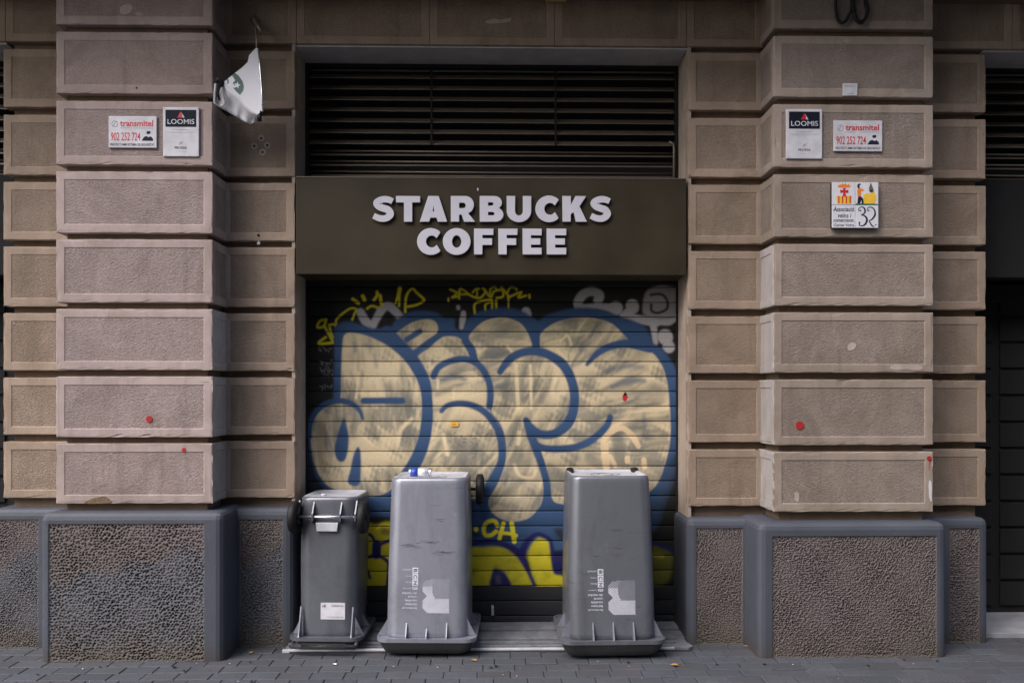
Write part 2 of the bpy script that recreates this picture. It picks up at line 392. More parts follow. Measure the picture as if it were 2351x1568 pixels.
for key, p in PIERS.items():
    pink = key == 'L'
    ms = [M['stone_margin_pink'], M['stone_panel_pink']] if pink else [M['stone_margin_grey'], M['stone_panel_grey']]
    xl, xr = PX(p['f0'], 0), PX(p['f1'], 0); wl, wr = PX(p['wl'], YW), PX(p['wr'], YW)
    core = MB(); zt = 4.6
    core.box(xl+J, xr-J, J, YW+.3, .3, zt)
    e = .002
    # wing cores keep a smooth rendered reveal towards the shop opening
    core.box(wl+(J if key == 'L' else e), xl+.1, YW+J, 1.1, .3, zt-.01, 0); core.box(xr-.1, wr-(e if key == 'L' else J), YW+J, 1.1, .3, zt-.02, 0)
    pil = core.build('pilaster', [M['joint']], bld)
    pil['label'] = 'left pilaster with stone courses tinted pink for cooler light' if pink else 'right pilaster with browner stone courses'
    rv = MB()
    if key == 'L': rv.box(wr-.0015-.02, wr-.001, YW+.012, 1.0, .3, 3.76)
    else: rv.box(wl+.001, wl+.0015+.02, YW+.012, 1.0, .3, 3.76)
    rv.build('rendered_reveal', M['reveal'], pil)
    for k, (t, b) in enumerate(zip(p['tops'], p['bots'])):
        z1 = Zat(p['ref'], t) if k else 4.3; z0 = Zat(p['ref'], b)
        bm = bmesh.new()
        panel_box(bm, xl, xr, 0, YW+J+.02, z0, z1, [(0, -1), (1, 0), (-1, 0)])
        if k:
            panel_box(bm, wl, xl+.03, YW, YW+J+.03, z0+.002, z1-.002, [(0, -1)])
            panel_box(bm, xr-.03, wr, YW, YW+J+.03, z0+.001, z1-.001, [(0, -1)])
        if 1:
            for f in bm.faces:
                if f.calc_center_median().x < xl-.002 or f.calc_center_median().x > xr+.002: f.material_index += 2
        for ax, lo_a, hi_a in (('x', wl, wr), ('z', z0, z1), ('y', 0.0, YW)):
            q_ = lo_a+.02
            while q_ < hi_a:
                nrm = {'x': (1, 0, 0), 'z': (0, 0, 1), 'y': (0, 1, 0)}[ax]; cop = {'x': (q_, 0, 0), 'z': (0, 0, q_), 'y': (0, q_, 0)}[ax]
                bmesh.ops.bisect_plane(bm, geom=bm.verts[:]+bm.edges[:]+bm.faces[:], plane_co=cop, plane_no=nrm)
                q_ += random.uniform(.028, .06) if ax != 'y' else .08
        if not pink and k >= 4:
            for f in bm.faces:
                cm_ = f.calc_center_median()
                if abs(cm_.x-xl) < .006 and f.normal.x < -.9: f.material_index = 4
        if pink and k >= 5:
            for f in bm.faces:
                cm_ = f.calc_center_median()
                if abs(cm_.x-xr) < .006 and f.normal.x > .9: f.material_index = 4
        boxes = [(xl, xr, 0, z0, z1), (wl, xl, YW, z0, z1), (xr, wr, YW, z0, z1)]
        for v in bm.verts:
            for (ba, bb, by, bz0, bz1) in boxes:
                if ba-.001 <= v.co.x <= bb+.001 and abs(v.co.y-by) < .3:
                    dx = min(v.co.x-ba, bb-v.co.x); dz = min(v.co.z-bz0, bz1-v.co.z); dy = v.co.y-by
                    near = sorted((dx, dz, dy))
                    if near[0] < .008 and near[1] < .008:
                        a_ = abs(random.gauss(0, .0016))
                        if random.random() < .022: a_ = random.uniform(.004, .011)
                        cen = Vector(((ba+bb)/2, by+.12, (bz0+bz1)/2)); d_ = Vector((0, 0, 0))
                        if dx < .008: d_.x = math.copysign(1, cen.x-v.co.x)
                        if dz < .008: d_.z = math.copysign(1, cen.z-v.co.z)
                        if dy < .008: d_.y = .7
                        v.co += d_*a_
                    break
        me = bpy.data.meshes.new('stone_block'); bm.to_mesh(me); bm.free(); link('stone_block', me, ms+[M['stone_margin'], M['stone_panel'], M['pale_side']], pil)
    # plinth
    q = p['pl']; YP, YPW = -.085, .185
    if key == 'L':
        fx0, fx1 = PX(q['f0'], YP), PX(q['f1'], YP)+.03; zt_ = Zat(300, 1176, YP+.02); w0, w1 = PX(-30, YPW), PX(q['wr'], YPW)+.01
        panels = [(PX(111, YP), PX(469, YP), Zat(300, 1202, YP)), (PX(550, YPW), PX(650, YPW), Zat(600, 1192, YPW)), (PX(-20, YPW), PX(88, YPW), Zat(50, 1192, YPW))]
        st = [(.0195, 1.08, .2), (.015, 1.15, .3), (.0145, 1.2, .8)]
    else:
        fx0, fx1 = PX(q['f0'], YP)-.03, PX(q['f1'], YP); zt_ = Zat(1950, 1199, YP+.02); w0, w1 = PX(q['wl'], YPW), PX(q['wr'], YPW)
        panels = [(PX(1773, YP), PX(2152, YP), Zat(1950, 1230, YP)), (PX(1598, YPW), PX(1706, YPW), Zat(1650, 1212, YPW)), (PX(2180, YPW), PX(2250, YPW), Zat(2220, 1212, YPW))]
        st = [(.0148, 1.4, .45), (.0135, 1.4, .6), (.0165, 1.5, .95)]
    bm = bmesh.new()
    plinth_box(bm, fx0, fx1, YP, .4, zt_, panels[0][0], panels[0][1], panels[0][2])
    if key == 'L':
        plinth_box(bm, fx1-.1, w1, YPW, .92, zt_-.012, panels[1][0], panels[1][1], panels[1][2]); plinth_box(bm, w0, fx0+.1, YPW, .92, zt_-.014, panels[2][0], panels[2][1], panels[2][2])
    else:
        plinth_box(bm, w0, fx0+.1, YPW, .92, zt_-.012, panels[1][0], panels[1][1], panels[1][2]); plinth_box(bm, fx1-.1, w1, YPW, .92, zt_-.014, panels[2][0], panels[2][1], panels[2][2])
    me = bpy.data.meshes.new('plinth'); bm.to_mesh(me); bm.free(); plo = link('plinth', me, M['plinth'], bld)
    for po in me.polygons: po.use_smooth = False
    for (a, b_, zt2), s_, yy in zip(panels, st, (YP, YPW, YPW)):
        vermiculated('rough_stone_panel', a-.001, b_+.001, .0, zt2+.001, yy+.0045, plo, s_)
    p['X'] = (xl, xr, wl, wr)
# lintel band between and beside the pilasters
LX0, LX1 = PIERS['L']['X'][1], PIERS['R']['X'][0]; WL, WR = PIERS['L']['X'][3], PIERS['R']['X'][2]
ZL = 3.752
cuts = [LX0-.02, WL+.01, PX(987, YW), PX(1274, YW), WR-.01, LX1+.02]
for segs in (list(zip(cuts[:-1], cuts[1:])), [(-4.6, -3.05), (-3.05, PIERS['L']['X'][0]+.02)], [(PIERS['R']['X'][1]-.02, 3.28), (3.28, 4.6)]):
    bm = bmesh.new()
    for a, b_ in segs: panel_box(bm, a+.0005, b_-.0005, YW, .62, ZL, 4.3, [(0, -1)], .04)
    me = bpy.data.meshes.new('lintel'); bm.to_mesh(me); bm.free(); link('lintel', me, [M['stone_margin'], M['stone_panel']], bld)
c = MB(); c.box(LX0-.1, LX1+.1, .622, 1.0, ZL+.004, 4.25); c.box(WL-.01, WR+.01, YW+.02, .95, ZL-.012, ZL-.002, 0)
c.box(-4.6, PIERS['L']['X'][2]+.01, YW+.02, .95, ZL-.012, ZL-.002); c.box(PIERS['R']['X'][3]-.01, 4.6, YW+.02, .95, ZL-.012, ZL-.002)
c.build('soffit', M['soffit'], bld)
# ledge over the openings and an unseen balcony above the frame, sized to darken the top
c = MB(); c.box(LX0+.01, LX1-.01, -.02, .30, 4.035, 4.12); c.box(-4.6, PIERS['L']['X'][0]-.01, -.02, .3, 4.035, 4.12); c.box(PIERS['R']['X'][1]+.01, 4.6, -.02, .3, 4.035, 4.12)
c.build('ledge', M['joint'], bld, bevel=.01)
c = MB(); c.box(-5, 5, -.8, .9, 4.36, 4.5); c.build('unseen_balcony_slab', M['stone_margin'], bld, bevel=.01)
c = MB(); c.box(-5, -4.5, .3, 1.2, 0, 4.3); c.box(4.5, 5, .3, 1.2, 0, 4.3); c.box(-5, 5, .902, 1.1, 4.502, 9); c.box(-4.5, 4.5, 1.3, 1.35, 0, 4.3); c.build('wall', M['stone_margin'], bld)
# ------------------------------------------------------------------ louvre grilles over the three openings
def louvre(x0, x1, z0, z1, mull, label, parent=bld):
    fr = MB(); Y = YS-.03; t = .022
    fr.box(x0, x1, Y, Y+.05, z1-t, z1); fr.box(x0, x0+t, Y, Y+.05, z0, z1-t-.001); fr.box(x1-t, x1, Y, Y+.05, z0, z1-t-.001)
    o = fr.build('louvre_grille', M['black'], parent, bevel=.002); o['label'] = label
    bk = MB(); bk.box(x0+.003, x1-.003, Y+.13, Y+.14, z0, z1-.002); bk.build('back_panel', M['interior'], o)
    zm = z0+(z1-z0)*.44
    up = MB(); n = 7; ps = (z1-t-zm)/n
    for i in range(n):
        z = zm+ps*i+.002
        i0 = len(up.v); tw = random.uniform(-.002, .002)
        up.v += [(x0+t, Y+.012, z+tw), (x1-t, Y+.012, z-tw), (x1-t, Y+.07, z+.042), (x0+t, Y+.07, z+.042), (x0+t, Y+.012, z+.005+tw), (x1-t, Y+.012, z+.005-tw), (x1-t, Y+.07, z+.047), (x0+t, Y+.07, z+.047)]
        for q in ((0,3,2,1),(4,5,6,7),(0,1,5,4),(2,3,7,6),(0,4,7,3),(1,2,6,5)): up.f.append(tuple(i0+k for k in q)); up.m.append(0); up.sm.append(False)
    up.build('louvre_blades', M['bronze'], o)
    for mx in mull:
        mm = MB(); mm.box(mx-.006, mx+.006, Y+.008, Y+.02, zm, z1-t); mm.build('mullion', M['black'], o)
    lo = MB(); z = zm-.03; zz = []
    while z > z0+.01: zz.append(z); z -= .0685*random.uniform(.93, 1.05)
    for i, z in enumerate(zz):
        lo.tube([(x0+t, Y+.055, z), (x1-t, Y+.055+random.uniform(-.004, .004), z-.006)], .0075, 8); lo.box(x0+t, x1-t, Y+.062, Y+.07, z-.028, z-.017)
    lo.build('lower_slats', M['bronze'], o)
    return o
zt0, zs1 = Zat(1130, 411, .25), ZL-.013
louvre(WL-.0, WR+.0, zt0-.12, zs1, [PX(991, YS), PX(1275, YS)], 'slatted grille between the lintel and the fascia')
pp = MB(); xx = PX(1560, YS-.05)-.04; pp.tube([(xx-.03, YS-.05, Zat(1555, 325, .5)), (xx, YS-.05, Zat(1555, 330, .5)), (xx+.004, YS-.05, Zat(1555, 345, .5)), (xx+.002, YS-.05, zt0+.0)], .008, 8)
pp.build('thin_pipe', M['bronze'], bld)
LXA, RXB = PIERS['L']['X'][2], PIERS['R']['X'][3]
louvre(-4.45, LXA, zt0-.12, zs1, [], 'slatted grille of the bay beyond the left pilaster'); louvre(RXB, 4.45, zt0-.12, zs1, [], 'slatted grille of the bay beyond the right pilaster')
# neighbouring bays: dark fascia, dark shutter, white step
for a, b_, lb in ((-4.45, LXA, 'left'), (RXB, 4.45, 'right')):
    c = MB(); c.box(a+.001, b_-.001, .46, .60, 2.33, 2.98); c.build('fascia_panel', M['interior'], bld, bevel=.004)
    c = MB(); z = .08; x0_, x1_ = a, b_
    c.box(a, b_, .80, .83, .0, 2.6)
    while z < 2.3:
        xx = a+.06
        while xx < b_-.1: c.box(xx, min(xx+.30, b_-.05), .785, .80, z, z+.16); xx += .36
        z += .185
    c.box(a+.002, b_-.002, .74, .80, 2.2, 2.32); c.box(a+.003, a+.05, .75, .80, .06, 2.2); c.box(b_-.05, b_-.003, .75, .80, .06, 2.2)
    s_ = c.build('panelled_door', M['interior'], bld, bevel=.003)
    c = MB(); c.box(a-.02, b_+.02, .30, .82, -.01, .028); c.build('doorstep', M['step'], bld, bevel=.004)
# ------------------------------------------------------------------ roller shutter with the graffiti
PAINT = {}
def build_shutter():
    x0, x1 = WL-.0+.004, WR-.004; zb, ztop = .05, 2.62; YF = YS
    pitch = .0994; zline0 = Zat(1130, 1345, YS)      # the slat joint at the lower edge of the painting
    st = .0032; xs = np.arange(x0, x1, st); 
    prof = []
    k0 = int(math.floor((zb-zline0)/pitch)); z = zline0+k0*pitch
    while z < ztop:
        for dz, dy in ((.0, .010), (.0018, .010), (.0032, .001), (.006, -.0015)): prof.append((z+dz, dy))
        zz = .0092
        while zz < pitch-.003: prof.append((z+zz, -.0018-.0042*math.sin(math.pi*zz/pitch))); zz += st
        prof.append((z+pitch-.0012, .0005))
        z += pitch
    prof = [q for q in prof if zb <= q[0] <= ztop]
    Zs = np.array([q[0] for q in prof]); Ys = np.array([q[1] for q in prof])
    X, Z = np.meshgrid(xs, Zs); wob = .0015*np.sin(X*2.1+Z*1.3)+.0012*np.sin(X*5.3+np.floor((Z-zline0)/pitch)*2.2)
    Y = YF+Ys[:, None]+wob; groove = (Ys[:, None] > .004)*np.ones_like(X)
    ct, st_ = math.cos(TH), math.sin(TH); zc = X*st_+(YS+D0)*ct
    FX = (U0+F*(X*ct-(YS+D0)*st_)/zc)*1.63335; FY = (VH-F*(Z-H0)/zc)*1.63335
    C = np.zeros((*X.shape, 3)); base = np.array([.013, .0125, .011]); C[:] = base
    C *= (1+.25*np.sin(Z*31+X*2)[..., None]*.5)
    gx = lambda pts: [(1080+a/1.50705, 1000+b/1.50705) for a, b in pts]
    def cr(ox, oy, s=3.92): return lambda pts: [(ox+a/s, oy+b/s) for a, b in pts]
    A, B, Cc, Dd, E, Fq, Hq = cr(1140, 1020), cr(1600, 1020), cr(2060, 1020), cr(1140, 1400), cr(1600, 1400), cr(2060, 1400), cr(1640, 1780)
    K8, KR = cr(1340, 1900, 4.61), cr(2440, 1950, 5.225)
    rows_y = FY[:, FY.shape[1]//2]
    def window(pts, pad):
        a = np.array(pts); mx0, mx1, my0, my1 = a[:, 0].min()-pad, a[:, 0].max()+pad, a[:, 1].min()-pad, a[:, 1].max()+pad
        r = np.where((rows_y > my0-8) & (rows_y < my1+8))[0]
        if len(r) == 0: return None
        cx = FX[r[len(r)//2]]; c_ = np.where((cx > mx0-3) & (cx < mx1+3))[0]
        if len(c_) == 0: return None
        return slice(r[0], r[-1]+1), slice(c_[0], c_[-1]+1)
    def segdist(px, py, pts, w=None, closed=False):
        d = np.full(px.shape, 1e9); n = len(pts)
        for i in range(n if closed else n-1):
            ax, ay = pts[i]; bx, by = pts[(i+1) % n]; vx, vy = bx-ax, by-ay; L2 = vx*vx+vy*vy+1e-9
            t = np.clip(((px-ax)*vx+(py-ay)*vy)/L2, 0, 1); dd = np.hypot(px-ax-t*vx, py-ay-t*vy)
            if w is not None: dd = dd-(w[i]*(1-t)+w[min(i+1, len(w)-1)]*t)
            np.minimum(d, dd, out=d)
        return d
    def lay(win, a, col):
        a = np.clip(a, 0, 1)[..., None]; C[win] = C[win]*(1-a)+np.array(col)*a
    def stroke(pts, wd, col, soft=2.5, op=1.0, n=8, jag=0):
        if isinstance(wd, (int, float)): wd = [wd]*len(pts)
        sp = catmull(pts, n) if len(pts) > 2 else np.array(pts, float)
        ws = np.interp(np.linspace(0, 1, len(sp)), np.linspace(0, 1, len(wd)), wd)/2
        win = window(sp, max(wd)/2+soft*2+4)
        if win is None: return
        d = segdist(FX[win], FY[win], sp, ws)
        if jag: d = d+jag*np.sin(FX[win]*.9)*np.sin(FY[win]*.7)
        lay(win, op*(1/(1+np.exp(d/(soft*.5)))), col)
    def inside(px, py, pts):
        c_ = np.zeros(px.shape, bool); n = len(pts)
        for i in range(n):
            ax, ay = pts[i]; bx, by = pts[(i+1) % n]
            if ay == by: continue
            k = ((ay > py) != (by > py)) & (px < (bx-ax)*(py-ay)/(by-ay)+ax); c_ ^= k
        return c_
    def fill(pts, col, soft=2.5, op=1.0, smooth=True, mask=None):
        sp = catmull(pts, 4, True) if smooth else np.array(pts, float)
        win = window(sp, soft*3)
        if win is None: return
        px, py = FX[win], FY[win]; d = segdist(px, py, sp, closed=True); d = np.where(inside(px, py, sp), -d, d)
        a = op/(1+np.exp(np.clip(d/(soft*.5), -30, 30)))
        lay(win, a, col)
        if mask is not None: mask[win] = np.maximum(mask[win], a)
    G = gx
    BLUE = (.036, .078, .165); CRM = (.64, .53, .335); GREY = (.38, .37, .37); YEL = (.60, .52, .015); NAVY = (.014, .014, .10); YB = (.80, .70, .03)
    # silver throw-up behind
    for pts, wd in (([(1752,190),(1758,160),(1715,140),(1668,158),(1640,200),(1645,232)], 52), ([(1650,232),(1750,225),(1850,240)], [30,34,60]), ([(1852,235),(1850,236)], 78), ([(1945,222),(1948,238),(1905,268)], [74,60,40]),
                    ([(1890,275),(1990,300),(2080,310)], [34,50,56]), ([(2055,300),(2068,360),(2075,430)], [40,36,30]), ([(2080,300),(2150,305),(2200,270)], [50,54,40]), ([(2130,395),(2132,400)], 84), ([(2150,452),(2151,454)], 68),
                    ([(410,258),(440,310),(478,335)], [46,50,40]), ([(478,335),(530,245),(575,225),(640,290)], [40,46,50,40]), ([(992,262),(988,300),(982,345)], [26,36,26]), ([(962,228),(963,235)], 20), ([(1345,255),(1350,270)], 50)):
        stroke(G(pts), [x/1.507 for x in (wd if isinstance(wd, list) else [wd]*2)], GREY, 3)
    fill(G([(2010,180),(2030,135),(2090,110),(2150,112),(2200,130),(2205,200),(2200,270),(2140,300),(2060,290),(2005,260)]), (.27,.26,.25), 4)
    stroke(G([(2050,160),(2110,158),(2143,195),(2138,240),(2090,262),(2055,250),(2052,215)]), 9, base, 3)
    # yellow tags
    for f_, pts, wd in (
        (A, [(330,700),(240,720),(200,810),(290,800),(330,700)], 34), (A, [(310,810),(360,900),(420,1010)], 38), (A, [(380,820),(400,900),(430,960)], 34), (A, [(320,960),(220,1050),(430,1040)], 38),
        (A, [(370,780),(440,770),(470,790),(480,700),(560,620),(680,540),(770,550),(740,620),(710,700)], 30), (A, [(720,400),(800,460)], 46), (A, [(865,355),(890,410)], 50),
        (A, [(1030,410),(1075,350),(1075,295)], 40), (A, [(1080,340),(1120,350),(1130,430),(1150,490)], 44), (A, [(930,540),(1000,500),(1090,530)], 34),
        (A, [(1410,240),(1390,340),(1345,460)], [60,50,22]), (A, [(1400,330),(1400,500)], 30), (A, [(1490,590),(1490,500),(1500,380),(1540,290),(1600,250),(1660,310),(1760,400),(1740,440),(1640,490),(1500,515)], 34),
        (B, [(350,260),(440,310),(380,375)], 30), (B, [(380,375),(480,350),(500,250),(600,320),(520,330)], 26), (B, [(480,390),(470,300),(500,240)], 24), (B, [(600,320),(700,370),(790,380),(860,300),(830,240)], 30),
        (B, [(740,250),(740,360)], 22), (B, [(680,300),(720,255),(770,245)], 26), (B, [(850,260),(940,370),(990,290),(1110,270),(1120,360),(1030,385)], 30), (B, [(930,340),(940,250),(1000,225),(1030,260)], 26),
        (B, [(1100,230),(1190,340),(1200,380)], 34), (B, [(1190,300),(1230,230),(1310,240),(1320,270)], 24), (B, [(1200,380),(1280,340),(1390,300),(1350,375),(1460,350)], 30), (B, [(1510,340),(1512,380)], 30), (B, [(1203,400),(1203,540)], 20),
        (B, [(320,390),(320,430)], 24), (B, [(710,610),(705,480),(800,430),(930,410),(960,430),(960,540)], 30), (B, [(865,570),(865,480),(960,440)], 26), (B, [(1020,430),(1025,540)], 30)):
        stroke(f_(pts), [x/3.92 for x in (wd if isinstance(wd, list) else [wd]*2)], YEL, 2)
    # marker tags at the left edge
    for (bx, by) in ((215, 1100), (230, 1310), (240, 1400), (290, 1480), (235, 1650)):
        for q in range(5):
            x_, y_ = bx+q*38, by+random.randint(-10, 40)
            stroke(A([(x_, y_+random.randint(-20, 20)), (x_+random.randint(10, 40), y_+random.randint(-40, 60)), (x_+random.randint(0, 50), y_+random.randint(0, 70))]), 2.6, (.2, .2, .2), 1.2, .75)
    # blue silhouette
    fill(G([(250,760),(258,700),(262,560),(262,440),(262,350),(290,320),(340,310),(400,325),(470,345),(540,350),(580,342),(612,300),(660,268),(720,252),(790,250),(850,265),(885,290),(940,295),(945,345),(985,356),(1010,305),(1060,265),(1120,245),(1200,232),(1290,240),(1350,265),(1400,300),(1422,304),(1452,280),(1500,262),(1560,245),(1640,232),(1720,235),(1800,250),(1870,280),(1935,300),(2000,330),(2040,370),(2062,430),(2110,460),(2150,510),(2190,580),(2215,660),(2230,900),(2215,1090),(2175,1230),(2130,1350),(2080,1480),(1900,1580),(1560,1600),(1300,1620),(1040,1600),(600,1430),(440,1420),(300,1330),(220,1260),(165,1200),(130,1090),(118,1000),(116,900),(138,830),(190,780)]), BLUE, 5)
    mask = np.zeros(X.shape)
    R1 = [(325,382),(360,375),(430,387),(505,417),(580,460),(650,522),(700,590),(735,660),(755,740),(757,820),(750,900),(735,980),(705,1060),(680,1115),(650,1170),(605,1230),(560,1272),(500,1292),(430,1292),(320,1275),(240,1245),(190,1195),(150,1110),(134,1020),(132,930),(147,870),(182,818),(232,785),(285,765),(302,720),(302,600),(305,500),(312,415)]
    R2 = [(590,405),(650,350),(710,315),(770,300),(820,305),(845,335),(840,380),(810,430),(760,470),(705,500),(650,460)]
    R3 = [(725,522),(800,460),(850,410),(900,395),(960,402),(1000,440),(1025,500),(1045,535),(1095,565),(1130,615),(1150,680),(1152,740),(1140,810),(1185,880),(1210,950),(1220,1020),(1210,1100),(1180,1180),(1145,1250),(1090,1300),(900,1330),(650,1330),(610,1290),(690,1200),(760,1110),(800,1000),(815,900),(818,800),(802,700),(772,600)]
    R4 = [(1025,402),(1060,350),(1110,310),(1180,290),(1240,292),(1310,320),(1350,370),(1375,430),(1392,478),(1480,500),(1560,560),(1600,640),(1620,740),(1610,830),(1570,900),(1500,940),(1430,945),(1385,965),(1400,1030),(1420,1100),(1440,1200),(1445,1270),(1430,1340),(1400,1390),(1340,1425),(1270,1437),(1200,1420),(1150,1380),(1135,1330),(1150,1290),(1190,1220),(1225,1120),(1235,1020),(1222,940),(1190,870),(1152,820),(1162,740),(1155,660),(1120,590),(1078,530),(1060,460)]
    R5 = [(1425,392),(1460,350),(1520,315),(1600,295),(1680,288),(1760,300),(1830,325),(1880,365),(1925,420),(1905,440),(1960,465),(2030,475),(2080,510),(2120,580),(2145,680),(2155,800),(2162,920),(2152,1020),(2135,1090),(2105,1180),(2050,1260),(1900,1330),(1560,1340),(1490,1300),(1480,1240),(1460,1140),(1432,1050),(1405,972),(1500,965),(1590,920),(1630,850),(1645,760),(1640,680),(1610,590),(1560,520),(1480,482),(1422,470)]
    for Rg in (R1, R2, R3, R4, R5): fill(G(Rg), CRM, 3, 1, True, mask)
    # scrubbed, translucent patches inside the cream fill
    base_c = C.copy()
    GX = (FX-1080)*1.50705; GY = (FY-1000)*1.50705
    lf = np.sin(GX*.012+1.3*np.sin(GY*.007)+.6)+np.sin(GY*.011-GX*.006+2.1)+.7*np.sin((GX+GY)*.019+.5)+.6*np.sin((GX-1.4*GY)*.027)
    stx = np.sin(GX*.22+GY*.05+3*np.sin(GY*.01+GX*.004))*.5+np.sin(GX*.09-GY*.13+2*np.sin(GX*.013))*.5
    k_ = np.clip((lf+.5*stx)*.6-.08, 0, .70)*mask; C[:] = C*(1-k_[..., None])+np.array((.175, .175, .15))*k_[..., None]
    up_ = np.clip((560-GY)/260, 0, 1)*.5*mask; C[:] = C*(1-up_[..., None])+np.array((.36, .32, .165))*up_[..., None]  # cream turns a dimmer olive towards the top
    lo2 = (np.clip((GY-1000)/200, 0, 1)*np.clip((GX-820)/200, 0, 1)*.45*mask)[..., None]; C[:] = C*(1-lo2)+np.array((.26, .25, .21))*lo2
    OL = (.15, .155, .135); BG = (.10, .13, .165); LT = (.76, .62, .38)
    zone = lambda a, b: math.sin(a*.011+1.2*math.sin(b*.006))+math.sin(b*.013+a*.004+2)+.7*math.sin((a+b)*.021+.5)+.5*math.sin((a-b)*.03) > .05
    def inmask(gx_, gy_):
        fx, fy = 1080+gx_/1.50705, 1000+gy_/1.50705; r_ = int(np.argmin(abs(rows_y-fy))); c_ = int(np.argmin(abs(FX[r_]-fx))); return mask[r_, c_] > .8
    r2 = random.Random(5); cnt = 0
    while cnt < 1150:
        x_, y_ = r2.uniform(130, 2160), r2.uniform(285, 1440)
        if not inmask(x_, y_): continue
        if not zone(x_, y_) and r2.random() < .85: continue
        cnt += 1
        if x_ < 800: ang = r2.gauss(math.pi/2-.12, .13)
        elif x_ < 1250: ang = r2.gauss(-1.0, .2) if y_ > 820 else r2.gauss(-.22, .16)
        elif x_ < 1640: ang = r2.gauss(-1.15, .14) if y_ > 480 else r2.gauss(-.2, .14)
        else:
            ang = math.atan2(y_-900, x_-1560)*.55+r2.gauss(-.1, .15)
            if y_ < 520: ang = r2.gauss(-1.0, .14)
            if y_ > 950: ang = r2.gauss(.05, .15)
        k = r2.random(); L = r2.uniform(45, 150); wdt = r2.uniform(18, 55) if k < .30 else r2.uniform(3, 13)
        col = OL if k < .40 else (BG if k < .55 else LT); op = r2.uniform(.2, .48) if k < .30 else r2.uniform(.2, .6)
        dx, dy = math.cos(ang)*L/2, math.sin(ang)*L/2; bend = r2.uniform(-8, 8)
        stroke(G([(x_-dx, y_-dy), (x_-dy*.0+bend, y_+bend), (x_+dx, y_+dy)]), [wdt*.3, wdt, wdt*.4], col, 3+wdt*.2, op, 3)
    for pts, wd, col, op in (([(1560,600),(1700,500),(1790,420),(1850,330)], 30, OL, .6), ([(1600,560),(1690,430),(1740,340)], 26, OL, .55), ([(1780,610),(1900,560),(2000,570)], 40, BG, .5), ([(1830,680),(1920,645),(2010,645)], 42, BG, .8), ([(1750,710),(1830,670)], 26, OL, .6),
                         ([(1700,640),(1800,590),(1900,545)], 24, OL, .5), ([(1240,620),(1225,700),(1230,780)], 44, OL, .75), ([(1400,640),(1370,730)], 40, OL, .7), ([(1480,640),(1430,760)], 52, OL, .65), ([(860,640),(930,620),(1000,635)], 34, BG, .8), ([(840,720),(920,690)], 36, OL, .6),
                         ([(900,950),(960,1020),(1000,1100)], 90, OL, .55), ([(800,1080),(860,1000)], 60, OL, .5), ([(960,1110),(1040,1180)], 90, OL, .5), ([(480,880),(500,960)], 60, OL, .55), ([(650,930),(640,1000)], 46, BG, .55), ([(190,900),(200,1150)], 70, (.30,.22,.11), .5),
                         ([(1860,960),(1880,1080)], 130, OL, .75), ([(1700,1080),(1800,1140)], 110, OL, .55), ([(1480,1130),(1560,1180)], 90, OL, .6), ([(1560,1020),(1640,1080)], 60, OL, .5), ([(2010,840),(2015,950)], 40, BG, .55), ([(1060,390),(1200,370),(1300,340)], 26, OL, .6), ([(1100,420),(1230,380)], 24, BG, .45),
                         ([(640,440),(720,370)], 34, OL, .6), ([(370,430),(380,480)], 22, BG, .7), ([(430,440),(470,455)], 28, BG, .5), ([(490,500),(500,560)], 34, BG, .5), ([(420,590),(415,680)], 20, OL, .6), ([(540,640),(560,690)], 44, BG, .4), ([(1250,1270),(1330,1190)], 80, OL, .5), ([(1170,1330),(1240,1350)], 30, OL, .55), ([(1380,1350),(1410,1310)], 34, OL, .7)):
        stroke(G(pts), [x/1.5 for x in [wd*.5, wd, wd*.6]], col, 7, op, 4)
    for pts, wd in (([(400,600),(385,740)], 14), ([(430,960),(480,1010)], 16), ([(700,860),(640,920),(620,1010)], 22), ([(1290,560),(1300,800)], 22), ([(1370,560),(1375,800)], 18), ([(1240,450),(1280,500)], 14), ([(1540,420),(1580,390),(1600,440)], 12), ([(1520,470),(1570,520)], 12), ([(848,645),(846,685)], 16),
                    ([(935,700),(935,770)], 16), ([(880,950),(900,1060)], 20), ([(1310,930),(1300,1000)], 22), ([(1280,1120),(1310,1180),(1380,1190),(1400,1150)], 18)):
        stroke(G(pts), wd/1.5, LT, 3, .8, 4)
    # keep scrubbing inside the cream areas
    C[:] = base_c*(1-mask[..., None])+C*mask[..., None]
    # cream figure at lower right
    for pts, wd in (([(1795,1125),(1783,1050),(1785,980),(1830,925),(1890,912),(1945,955),(1980,1015)], [34,28,30,44,30,36,26]), ([(1790,1010),(1800,1130)], 40), ([(1820,1070),(1850,1125)], 22), ([(1917,1080),(1918,1098)], 30), ([(2010,1090),(2015,1130)], 30)):
        stroke(G(pts), [x/1.5 for x in (wd if isinstance(wd, list) else [wd]*2)], (.68, .52, .32), 2)
